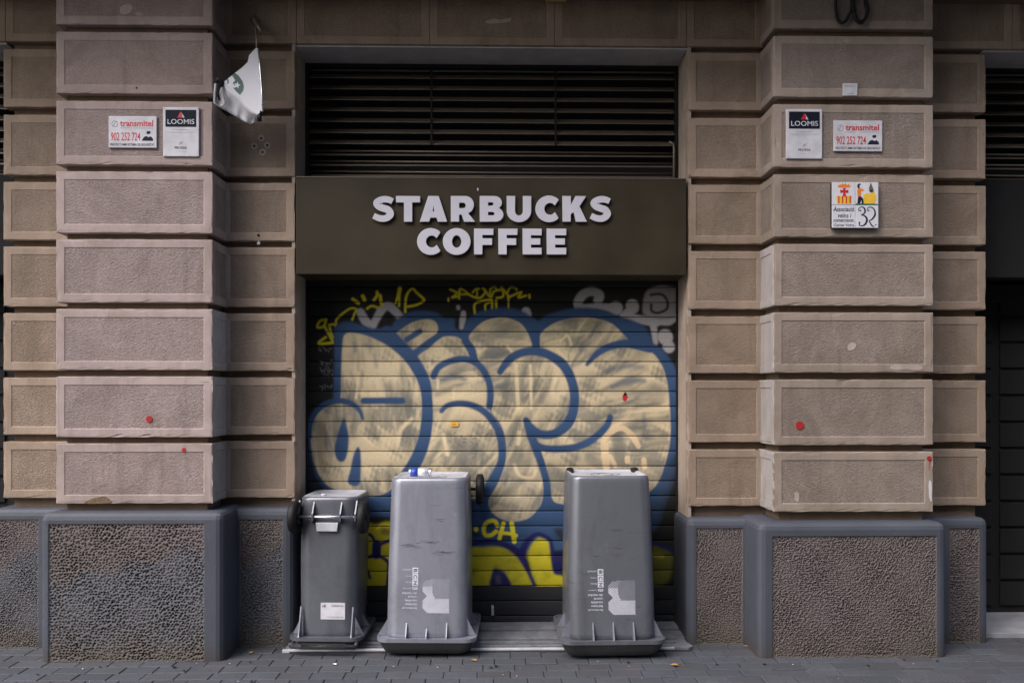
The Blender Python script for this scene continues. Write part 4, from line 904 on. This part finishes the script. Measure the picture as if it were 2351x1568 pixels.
# folded lower panel, going back under the bright face
top_e = [(200,925),(300,1022),(400,1112),(480,1212),(560,1292),(640,1337)]; bot_e = [(80,1190),(170,1250),(330,1340),(430,1400),(540,1460),(610,1420)]
lp = MB(); rows = []
for k in range(7):
    t_ = k/6; row = []
    for i in range(31):
        s_ = i/30*5; a = int(min(4, math.floor(s_))); f_ = s_-a
        te = np.array(top_e[a])*(1-f_)+np.array(top_e[a+1])*f_; be = np.array(bot_e[a])*(1-f_)+np.array(bot_e[a+1])*f_
        p2 = te*(1-t_)+be*t_; Yt = onp(*te).y; yy = Yt+.10*math.sin(t_*1.5)+.012*math.sin(s_*5)*t_
        row.append(fl(p2[0], p2[1], yy))
    rows.append(row)
i0 = len(lp.v)
for row in rows: lp.v += [tuple(q) for q in row]
for a in range(6):
    for b in range(30): lp.f.append((a*31+b, a*31+b+1, (a+1)*31+b+1, (a+1)*31+b)); lp.m.append(0); lp.sm.append(True)
lo_ = lp.build('folded_cloth', M['cloth'], hb); md = lo_.modifiers.new('s', 'SOLIDIFY'); md.thickness = .002
# left fold with its black end fitting
c = MB(); c.tube([fl(95, 940, -.03), fl(85, 1050, -.035), fl(80, 1180, -.03), fl(170, 1245, .0), fl(230, 1180, .0), fl(180, 1020, .0), fl(190, 930, .0)], .006, 8); c.build('rolled_hem', M['cloth'], hb)
c = MB(); c.tube([fl(100, 900, -.03), fl(140, 885, -.03), fl(180, 925, -.02), fl(165, 975, -.02)], [.012, .017, .016, .009], 10); c.tube([fl(130, 960, -.034), fl(118, 1050, -.034), fl(150, 1150, -.03)], [.006, .008, .005], 8); c.build('end_fitting', M['black'], hb)
c = MB(); c.tube([fl(680, 1290, -.11), fl(655, 1340, -.11), fl(660, 1420, -.10)], [.010, .014, .012], 10); c.build('bottom_weight', M['black'], hb)
c = MB(); c.tube([fl(640, 490, .0), fl(660, 700, -.01), fl(682, 980, -.05), fl(700, 1290, -.10)], .004, 8); c.build('edge_rod', M['alu'], hb)
c = MB(); c.tube([fl(560, 130, YW-.002), fl(600, 130, .16), fl(640, 200, .10), fl(690, 285, .08)], [.014, .016, .012, .008], 10); c.tube([fl(600, 80, YW), fl(600, 140, .2)], .010, 8); c.tube([fl(610, 150, .15), fl(618, 330, .09), fl(622, 485, .06)], .006, 6); c.build('hook_bracket', M['bronze'], hb)
# ------------------------------------------------------------------ wall marks
def disc(u, v, r, Y, name, mat, par, squash=1, thick=.0012):
    X, Z = P(u, v, Y); rr = r*5/F; c = MB(); jit = [random.uniform(.9, 1.08) for _ in range(22)]
    c.rings([[(X+rr*jit[k]*math.cos(k*2*math.pi/22), yy, Z+rr*jit[k]*squash*math.sin(k*2*math.pi/22)) for k in range(22)] for yy in (Y, Y-thick)]); return c.build(name, mat, par)
for u, v, r in ((343, 962, 7.5), (423, 1033, 5.2), (1836, 976.5, 9.5), (2132.5, 1052, 5.5)): disc(u, v, r, .0035, 'red_paint_dot', M['redspray'], bld, thick=.0045)
a = P(2133, 1055); b_ = P(2134, 1078); c = MB(); c.box(a[0]-.002, a[0]+.001, -.001, .001, b_[1], a[1]); c.build('red_paint_drip', M['redspray'], bld)
for u, v, r in ((600, 318, 4), (584, 336, 4), (614, 334, 4), (603, 350, 4)):
    disc(u, v, r+4, YW+.003, 'bolt_hole_patch', M['pale_stain'], bld, thick=.003); disc(u, v+.3, r-1, YW+.003, 'bolt_hole', M['interior'], bld, thick=.0038)
disc(594, 541, 3.4, YW+.003, 'bolt_hole', M['interior'], bld, thick=.0045); disc(313.5, 202.5, 2.2, .0, 'bolt_hole', M['interior'], bld); disc(1097, 435, 1.8, YG, 'screw_head', M['white_letter'], sign, 2)
def patch(pts, Y, mat, name, thick=.0045):
    c = MB(); P2 = catmull(pts, 3, True); q = [P(a+random.uniform(-.6, .6), b+random.uniform(-.6, .6), Y) for a, b in P2]
    c.rings([[(x, Y+.003, z) for x, z in q], [(x, Y+.003-thick, z) for x, z in q]], 0, sm=False); c.build(name, mat, bld)
patch([(196,1155),(206,1147),(222,1142),(236,1139),(247,1142),(254,1154)], 0, M['chip'], 'chipped_edge', .0046)
patch([(452,846),(460,840),(472,843),(485,838),(487,848),(470,850)], 0, M['pale_stain'], 'chipped_edge'); patch([(458,868),(470,866),(487,870),(486,882),(478,876),(462,876)], 0, M['pale_stain'], 'chipped_edge')
patch([(2047,840),(2080,837),(2115,840),(2113,850),(2080,848),(2050,849)], 0, M['pale_stain'], 'pale_scuff'); 
patch([(1946,796),(1954,786),(1966,790),(1962,801),(1950,805)], 0, M['pale_stain'], 'pale_scuff', .0008)
patch([(2132,1108),(2138,1106),(2139,1150),(2133,1140)], 0, M['plate'], 'pale_scuff', .0042)
patch([(1825,1132),(1834,1130),(1834,1150),(1826,1149)], 0, M['pale_stain'], 'pale_scuff', .0008)
patch([(594,553),(598,560),(590,561)], YW, M['plate'], 'pale_scuff')
for pts in ([(1113,50),(1130,44),(1150,46),(1172,42),(1170,50),(1145,54),(1120,54)],): patch(pts, YW, M['pale_stain'], 'pale_scuff', .0008)
patch([(275,20),(283,12),(296,10),(304,16),(300,28),(288,34),(278,32)], 0, M['pale_stain'], 'pale_scuff', .0008); patch([(310,30),(320,28),(330,32),(326,37),(314,36)], 0, M['pale_stain'], 'pale_scuff', .0008)
for u in (487.5, 1774.5):
    for v in ((870, 885, 1045, 1100, 1140) if u < 1000 else (1060, 1085, 1120, 1145)): patch([(u-1.5, v), (u+1, v+3), (u+1.2, v+16), (u-1, v+12)], -.001, M['pale_stain'], 'worn_edge', .0045)
# stickers on the shutter
def stk(pts, mat, name, th_=.001, lb=None):
    o = poly([P(a, b, YS-.008) for a, b in pts], YS-.0085, mat, None, name, th_); return o
o = stk([(1429,908),(1431,906),(1434,909),(1439,906),(1441,911),(1438,918),(1434,922),(1430,917)], M['red'], 'sticker'); tag(o, 'small red heart shaped sticker on the right of the shutter', 'sticker')
p2 = poly([P(a, b, YS-.0095) for a, b in ((1431,906),(1433,903),(1435,899),(1437,903),(1440,904),(1437,908),(1433,908))], YS-.0096, M['navy'], o, 'sticker_stalk', .0006)
o2 = stk([(1034,969),(1052,969),(1053,978),(1035,979)], M['yellow'], 'sticker'); tag(o2, 'small yellow rectangular sticker in the middle of the shutter', 'sticker')
poly([P(a, b, YS-.0095) for a, b in ((1038,972),(1048,972),(1048,975),(1038,976))], YS-.0096, M['orange'], o2, 'sticker_print', .0006)
# downlight under the ledge
a = P(1252, 18, YW-.03); b_ = P(1300, 13, YW-.03); dl = MB(); dl.box(a[0], b_[0], YW-.05, YW-.02, 4.012, 4.034)
tag(dl.build('downlight', M['lamp'], bevel=.003), 'small brass downlight under the ledge over the opening', 'lamp')
# ------------------------------------------------------------------ wheelie bins, standing upside down
def rrect(hw, y0, y1, r, n=6):
    pts = []
    for cx, cy, a0 in ((hw-r, y0+r, -90), (hw-r, y1-r, 0), (-hw+r, y1-r, 90), (-hw+r, y0+r, 180)):
        for k in range(n+1): a = R(a0+90*k/n); pts.append((cx+r*math.cos(a), cy+r*math.sin(a)))
    return pts
def bin_(name, u, Yf, label, W_rim, W_top, D_rim, D_top, H, mat, lidm, rz, rear, wheels, wr, logo, tilt=0, X=None):
    """local frame: the rim's camera-side edge at y=0, y grows towards the wall; z up; upside down, so the lid is at the ground"""
    X0 = PX(u, Yf) if X is None else X
    t = thing(name, (X0, Yf, .006), label, 'wheelie bin', 'grey wheelie bins standing upside down', rz); t.rotation_euler = (tilt, 0, rz)
    zl = .114 if not rear else .095          # height of lid + flange
    # lid (now the foot)
    hw = W_rim/2; c = MB()
    ringsL = []
    for z, ins in ((.0, .11), (.006, .075), (.022, .042), (zl*.45, .022), (zl*.72, .010), (zl-.022, .006)):
        ringsL.append([(x, y, z) for x, y in rrect(hw-ins, ins*.9, D_rim-ins*.6, max(.03, .075-ins*.3))])
    c.rings(ringsL); c.build('lid', lidm, t, local=True)
    c = MB(); pr = []
    for z, ins in ((zl-.022, .0), (zl, .0), (zl, .010), (zl-.006, .012)):
        pr.append([(x, y, z) for x, y in rrect(hw-ins, ins, D_rim-ins, .07)])
    c.rings(pr, sm=False); c.build('rim', mat, t, local=True)
    # body
    yoff0 = .045 if not rear else .06; yoff1 = yoff0+(.10 if not rear else .035); hb0 = hw-.052; hb1 = W_top/2
    R_ = []; prof = [0, .04, .12, .25, .4, .55, .7, .82, .9, .95, .975]
    for s in prof:
        z = zl-.012+(H-zl+.012)*s; hh = hb0+(hb1-hb0)*s; ya = yoff0+(yoff1-yoff0)*s; yb = yoff0+D_rim-.11+((yoff1+D_top)-(yoff0+D_rim-.11))*s
        bulge = .004*math.sin(math.pi*s)
        R_.append([(x, y, z) for x, y in rrect(hh+bulge, ya-bulge, yb, .075)])
    hh = hb1; ya, yb = yoff1, yoff1+D_top
    for dz, ins in ((-.014, .001), (-.006, .004), (0, .012)): R_.append([(x, y, H+dz) for x, y in rrect(hh-ins, ya+ins, yb-ins, .07)])
    for dz, ins in ((-.004, .028), (-.012, .04)): R_.append([(x, y, H+dz) for x, y in rrect(hh-ins, ya+ins, yb-ins, .055)])
    c = MB(); c.rings(R_, caps=(True, False)); body = c.build('body', mat, t, local=True)
    c = MB(); hh2 = hb1-.004; c.rings([[(x, y, z) for x, y in rrect(hb1-i_, yoff1+i_, yoff1+D_top-i_, .065)] for z, i_ in ((H+.0004, .0125), (H+.0006, .020), (H-.003, .030), (H-.011, .041))], caps=(False, True)); c.build('base', M['base_pale'], t, local=True)
    if not rear:
        c = MB(); 
        for rr in (.05, .09): c.tube([(rr*math.cos(a), yoff1+D_top/2+rr*.8*math.sin(a), H-.011) for a in np.linspace(0, 2*math.pi, 25)], .0025, 6)
        c.build('moulded_ring', mat, body, local=True)
    def face_y(x, z):     # camera-side wall of the body
        s = (z-zl+.012)/(H-zl+.012); return yoff0+(yoff1-yoff0)*s-.004*math.sin(math.pi*max(0, min(1, s)))
    # gussets between the body and the rim
    gx = (-.12, .0, .12) if not rear else (-hb0*.92, hb0*.92)
    for i, g in enumerate(gx):
        c = MB(); hgt = (.085 if i != 1 else .05) if logo == 1 else .10
        if rear: hgt = .17
        zt = zl+hgt; c.rings([[(g+sx, .004, zl-.004), (g+sx, face_y(g, zl)+.01, zl-.004), (g+sx, face_y(g, zt)+.002, zt), (g+sx, .012, zl+.012)] for sx in (-.0035, .0035)], 0, sm=False); c.build('gusset', M['bin_light'], t, local=True)
    for sx in (-1, 1):
        for gy in (.10, D_rim*.55):
            c = MB(); h2 = .10; c.rings([[(sx*(hw-.006), gy+q, zl-.004), (sx*(hb0-.01), gy+q, zl-.004), (sx*(hb0-.008), gy+q, zl+h2), (sx*(hw-.012), gy+q, zl+.006)] for q in (-.0035, .0035)], 0, sm=False); c.build('gusset', M['bin_light'], t, local=True)
    # wheels and axle, near the top because the bin is inverted
    ya_ = (yoff1+D_top-.05) if not rear else yoff1-.035; za = (H-.075-wr*.35 if logo == 1 else H-.082) if not rear else H-.115
    xs_ = [wheels[0], wheels[1]]
    c = MB(); c.tube([(xs_[0], ya_, za), (xs_[1], ya_, za)], .0095, 12); c.build('axle', M['black'] if not rear else M['alu'], t, local=True)
    for xw in xs_:
        c = MB(); prof = [(-.022, wr*.35), (-.024, wr*.80), (-.020, wr*.95), (-.008, wr), (.008, wr), (.020, wr*.95), (.024, wr*.80), (.016, wr*.68), (.016, wr*.35)]
        c.rings([[(xw+dx, ya_+r_*math.cos(a), za+r_*math.sin(a)) for a in np.linspace(0, 2*math.pi, 33)[:-1]] for dx, r_ in prof]); wo = c.build('wheel', M['rubber'], t, local=True)
        c = MB(); c.rings([[(xw+dx, ya_+r_*math.cos(a), za+r_*math.sin(a)) for a in np.linspace(0, 2*math.pi, 17)[:-1]] for dx, r_ in ((-.028, .016), (-.026, .024), (.026, .024), (.028, .016))]); c.build('hub', M['black'], wo, local=True)
    if rear:
        for g in (-hb1*.98, -.085, .085, hb1*.98):
            c = MB(); c.rings([[(g+q, yoff1+.004, H-.02), (g+q, yoff1-.05, za+.02), (g+q, yoff1-.052, za-.022), (g+q, yoff1-.006, za-.05)] for q in (-.004, .004)], 0, sm=False); c.build('axle_bracket', mat, t, local=True)
        c = MB(); c.rings([[(x, yoff1-.012-dy, z) for x, z in ((-.07, za-.035), (.07, za-.035), (.062, za-.088), (-.062, za-.088))] for dy in (0, .022)], 0, sm=False); c.build('grip_recess', M['base_pale'], t, local=True, bevel=.004)
        c = MB(); c.tube([(-hw+.03, -.03, .052), (hw-.03, -.03, .052)], .014, 12); c.tube([(-hw+.03, -.03, .052), (-hw+.035, .05, .07)], .011, 10); c.tube([(hw-.03, -.03, .052), (hw-.035, .05, .07)], .011, 10)
        for k in range(26): x_ = -.13+k*.0104; c.box(x_, x_+.0045, -.046, -.016, .037, .068)
        c.build('handle', lidm, t, local=True)
        f0 = lambda x, y, z: (x, face_y(x, z)-.002+(y), z)
        lab = MB(); lab.rings([[(x, face_y(x, z)-.001-q, z) for x, z in ((-.037, .190), (.112, .190), (.112, .290), (-.037, .290))] for q in (0, .0015)], 0, sm=False); lo = lab.build('paper_label', M['plate'], t, local=True)
        text('CONTENIDOR', .03, .10, .268, .278, -.0032, M['ink'], lo, local=True, flip=True, place=f0); text('retirada selectiva', .0, .105, .20, .209, -.0032, M['greyink'], lo, local=True, flip=True, place=f0); text('P', -.028, -.008, .266, .28, -.0032, M['ink'], lo, local=True, flip=True, place=f0)
    if logo:
        sr = random.Random(3+logo)
        for cxs, czs, nn, wd_ in (((-.10, .64, 12, .04), (.09, .605, 16, .045), (.0, .665, 10, .05), (.05, .80, 5, .04)) if logo == 1 else ((-.10, .595, 12, .03), (.01, .60, 14, .035), (.02, .665, 8, .04), (.12, .585, 12, .035))):
            c = MB()
            for k in range(nn):
                x_ = cxs+sr.gauss(0, wd_*.6); z_ = czs+sr.gauss(0, .007); L = sr.uniform(.02, .08); hh_ = sr.uniform(.0006, .003); sl_ = sr.uniform(-.05, .05)
                c.face([(px, face_y(px, pz)-.0008, pz) for px, pz in ((x_-L/2, z_), (x_-L*.1, z_-hh_+sl_*L/2), (x_+L/2, z_+sl_*L), (x_+L*.1, z_+hh_+sl_*L/2))])
            c.build('scuff_mark', M['scuff'], t, local=True)
        # halftone letter B printed upside down, with its caption
        f0 = lambda x, y, z: (x, face_y(x, z)+y, z)
        bx0, bx1, bz0, bz1 = -.028, .136, .250, .448; c = MB(); n = 17; stp = (bx1-bx0)/n
        def inB(x, z):
            a = (bx1-x)/(bx1-bx0); b = (z-bz0)/(bz1-bz0)       # a: 0 spine .. 1 lobes
            if a < .62 and 0 < b < 1 : pass
            for cz, rr in ((.27, .27), (.745, .255)):
                if (b-cz)**2/(rr**2)+max(0, a-.70)**2/(.30**2) < 1 and a >= 0: return True
            return a < .70 and 0 < b < 1
        j = 0; z = bz0
        while z < bz1:
            k = 0; x = bx0+(stp/2 if j % 2 else 0)
            while x < bx1:
                if inB(x, z):
                    a = (bx1-x)/(bx1-bx0); b = (z-bz0)/(bz1-bz0)
                    dark = b > .42 and a < .62 and (a-.25)**2+(b-.72)**2 < .16; s = stp*(.19 if dark else (.27 if b > .8 else .41))
                    c.face([(px, face_y(px, pz)-.0012, pz) for px, pz in ((x-s, z), (x, z-s), (x+s, z), (x, z+s))])
                x += stp
            z += stp*.5; j += 1
        c.build('printed_logo', M['print'], t, local=True)
        for i, (bd, ln) in enumerate((('Barcelona pel', .086), ('Medi Ambient', .070), ('recollida', .070), ('comercial', .052), ('de residus', .088))):
            z0_ = .275+i*.021; text(bd, -.060-ln, -.060, z0_, z0_+.014, -.0012, M['print'], t, name='printed_caption', local=True, flip=True, bold=.012, place=f0)
        for i, chh in enumerate('NCB'):
            zz = .412+i*.036; c = MB(); c.face([(px, face_y(px, pz)-.0011, pz) for px, pz in ((-.088, zz), (-.054, zz), (-.054, zz+.033), (-.088, zz+.033))]); bo = c.build('printed_box', M['print'], t, local=True)
            text(chh, -.082, -.060, zz+.006, zz+.027, -.0018, M['bin_dark'], bo, local=True, bold=.02, place=f0, rot90=True)
        text('eta', -.088, -.056, .385, .403, -.0012, M['print'], t, name='printed_caption', local=True, flip=True, bold=.01, place=f0)
        for i, (bd, ln) in enumerate((('Ajuntament de', .03), ('Barcelona', .022), ('neteja', .022), ('urbana', .033))):
            z0_ = .390+i*.036; text(bd, -.095-ln*1.6, -.095, z0_, z0_+.011, -.0012, M['print'], t, name='printed_caption', local=True, flip=True, place=f0)
    return t
b1 = bin_('wheelie_bin', 744, .03, 'smallest upside down grey bin with its black wheels facing the street', .45, .36, .50, .40, .925, M['bin_dark'], M['lid_light'], R(-3), True, (-.195, .225), .098, 0)
b2 = bin_('wheelie_bin', 977, -.07, 'pale grey upside down bin with a drink can on top', .595, .465, .60, .43, 1.045, M['bin_light'], M['lid_light'], R(-2), False, (-.236, .292), .10, 1)
b3 = bin_('wheelie_bin', 1411, -.13, 'tallest grey upside down bin at the right of the shutter', .625, .485, .60, .44, 1.062, M['bin_mid'], M['lid_light'], R(1), False, (-.205, .215), .10, 2)
# can on the middle bin, bottle cap on the small one
X, Z = P(938, 1100, .17); x2, _ = P(990, 1100, .17); zc = 1.051+.0265; Yc = .17
can = thing('drink_can', (X, Yc, zc), 'blue and silver drink can lying on the pale bin', 'can')
def cyl(x0, x1, r0, r1, Y, Z, n=20): return [[(x0, Y+r0*math.cos(a), Z+r0*math.sin(a)) for a in np.linspace(0, 2*math.pi, n+1)[:-1]], [(x1, Y+r1*math.cos(a), Z+r1*math.sin(a)) for a in np.linspace(0, 2*math.pi, n+1)[:-1]]]
L_ = x2-X; pr = [(0, .018), (.004, .022), (.01, .0262), (L_*.45, .0262)]
def can_part(pr, name, mat, par=can):
    c = MB(); c.rings([[(X+a_, Yc+r_*math.cos(q), zc+r_*math.sin(q)) for q in np.linspace(0, 2*math.pi, 25)[:-1]] for a_, r_ in pr]); return c.build(name, mat, par)
can_part([(0, .018), (.003, .022), (.012, .0262), (.014, .0262)], 'can_end', M['alu']); bd_ = can_part([(.0142, .0262), (L_*.42, .0262)], 'can_label', M['blueprint']); can_part([(L_*.42+.0002, .0262), (L_-.014, .0262)], 'can_wall', M['canwhite']); can_part([(L_-.0138, .0262), (L_-.004, .022), (L_-.002, .0235), (L_, .023), (L_, .02)], 'can_lid', M['alu'])
X, Z = P(742, 1142, .2); c = MB(); zc2 = .933; c.rings([[(X+r_*math.cos(q), .22+r_*math.sin(q), zc2+z_) for q in np.linspace(0, 2*math.pi, 17)[:-1]] for z_, r_ in ((-.004, .016), (.006, .0165), (.009, .013))]); tag(c.build('bottle_cap', M['plate']), 'white bottle cap lying on the smallest bin', 'cap')
# ------------------------------------------------------------------ litter
def leaf(u, v, sz, rot, mat, label, name='fallen_leaf', cat='leaf', grp='dry leaves on the pavement'):
    Yg = H0*F/(v-VH)-D0; X = PX(u, Yg); c = MB(); pts = [(0, -.5), (.28, -.3), (.34, .0), (.2, .32), (0, .55), (-.22, .3), (-.3, .02), (-.24, -.3)]
    q = [(X+sz*(a*math.cos(rot)-b*math.sin(rot)), Yg+sz*(a*math.sin(rot)+b*math.cos(rot)), .006+abs(a)*sz*.35) for a, b in pts]; ctr = (X, Yg, .003)
    for i in range(8): c.face([ctr, q[i], q[(i+1) % 8]])
    return tag(c.build(name, mat), label, cat, grp)
leaf(575, 1496, .045, .4, M['leaf'], 'dry leaf on the paving before the left wing plinth'); leaf(1088, 1517, .04, 1.2, M['leaf'], 'dry leaf under the front edge of the pale bin')
leaf(1548, 1531, .05, 1.5, M['leaf'], 'yellow brown leaf lying right of the tallest bin'); leaf(1737, 1500, .03, 2.2, M['leaf'], 'dry leaf in the corner of the right plinth nearest the opening')
leaf(1735, 1505, .035, .7, M['leaf'], 'dry leaf in front of the right plinth corner'); leaf(1372, 1522, .02, .2, M['leaf'], 'tiny leaf scrap under the tallest bin'); 
leaf(768, 1524, .03, .9, M['paper'], 'scrap of white paper on the paving left of the pale bin', 'paper_scrap', 'litter', None)
for i, (u, v) in enumerate(((1720, 1492), (1712, 1488), (1727, 1497))): leaf(u, v, .025, i*1.3, M['leaf'], 'small dry leaf piled between wing and pier plinths on the right')
rl = random.Random(21)
for k in range(46):
    u = rl.uniform(20, 2330); v = rl.choice((rl.uniform(1518, 1566), rl.uniform(1518, 1535)))
    if rl.random() < .6: leaf(u, v, rl.uniform(.006, .013), rl.uniform(0, 6), M['leaf'] if rl.random() < .5 else M['paper'], 'tiny crumb of litter scattered over the grey paving', 'litter_crumb', 'litter', 'crumbs of litter on the paving')
    else: leaf(u, v, rl.uniform(.014, .03), rl.uniform(0, 6), M['black'], 'dark trodden gum spot on the grey paving', 'gum_spot', 'gum', 'gum spots on the paving')
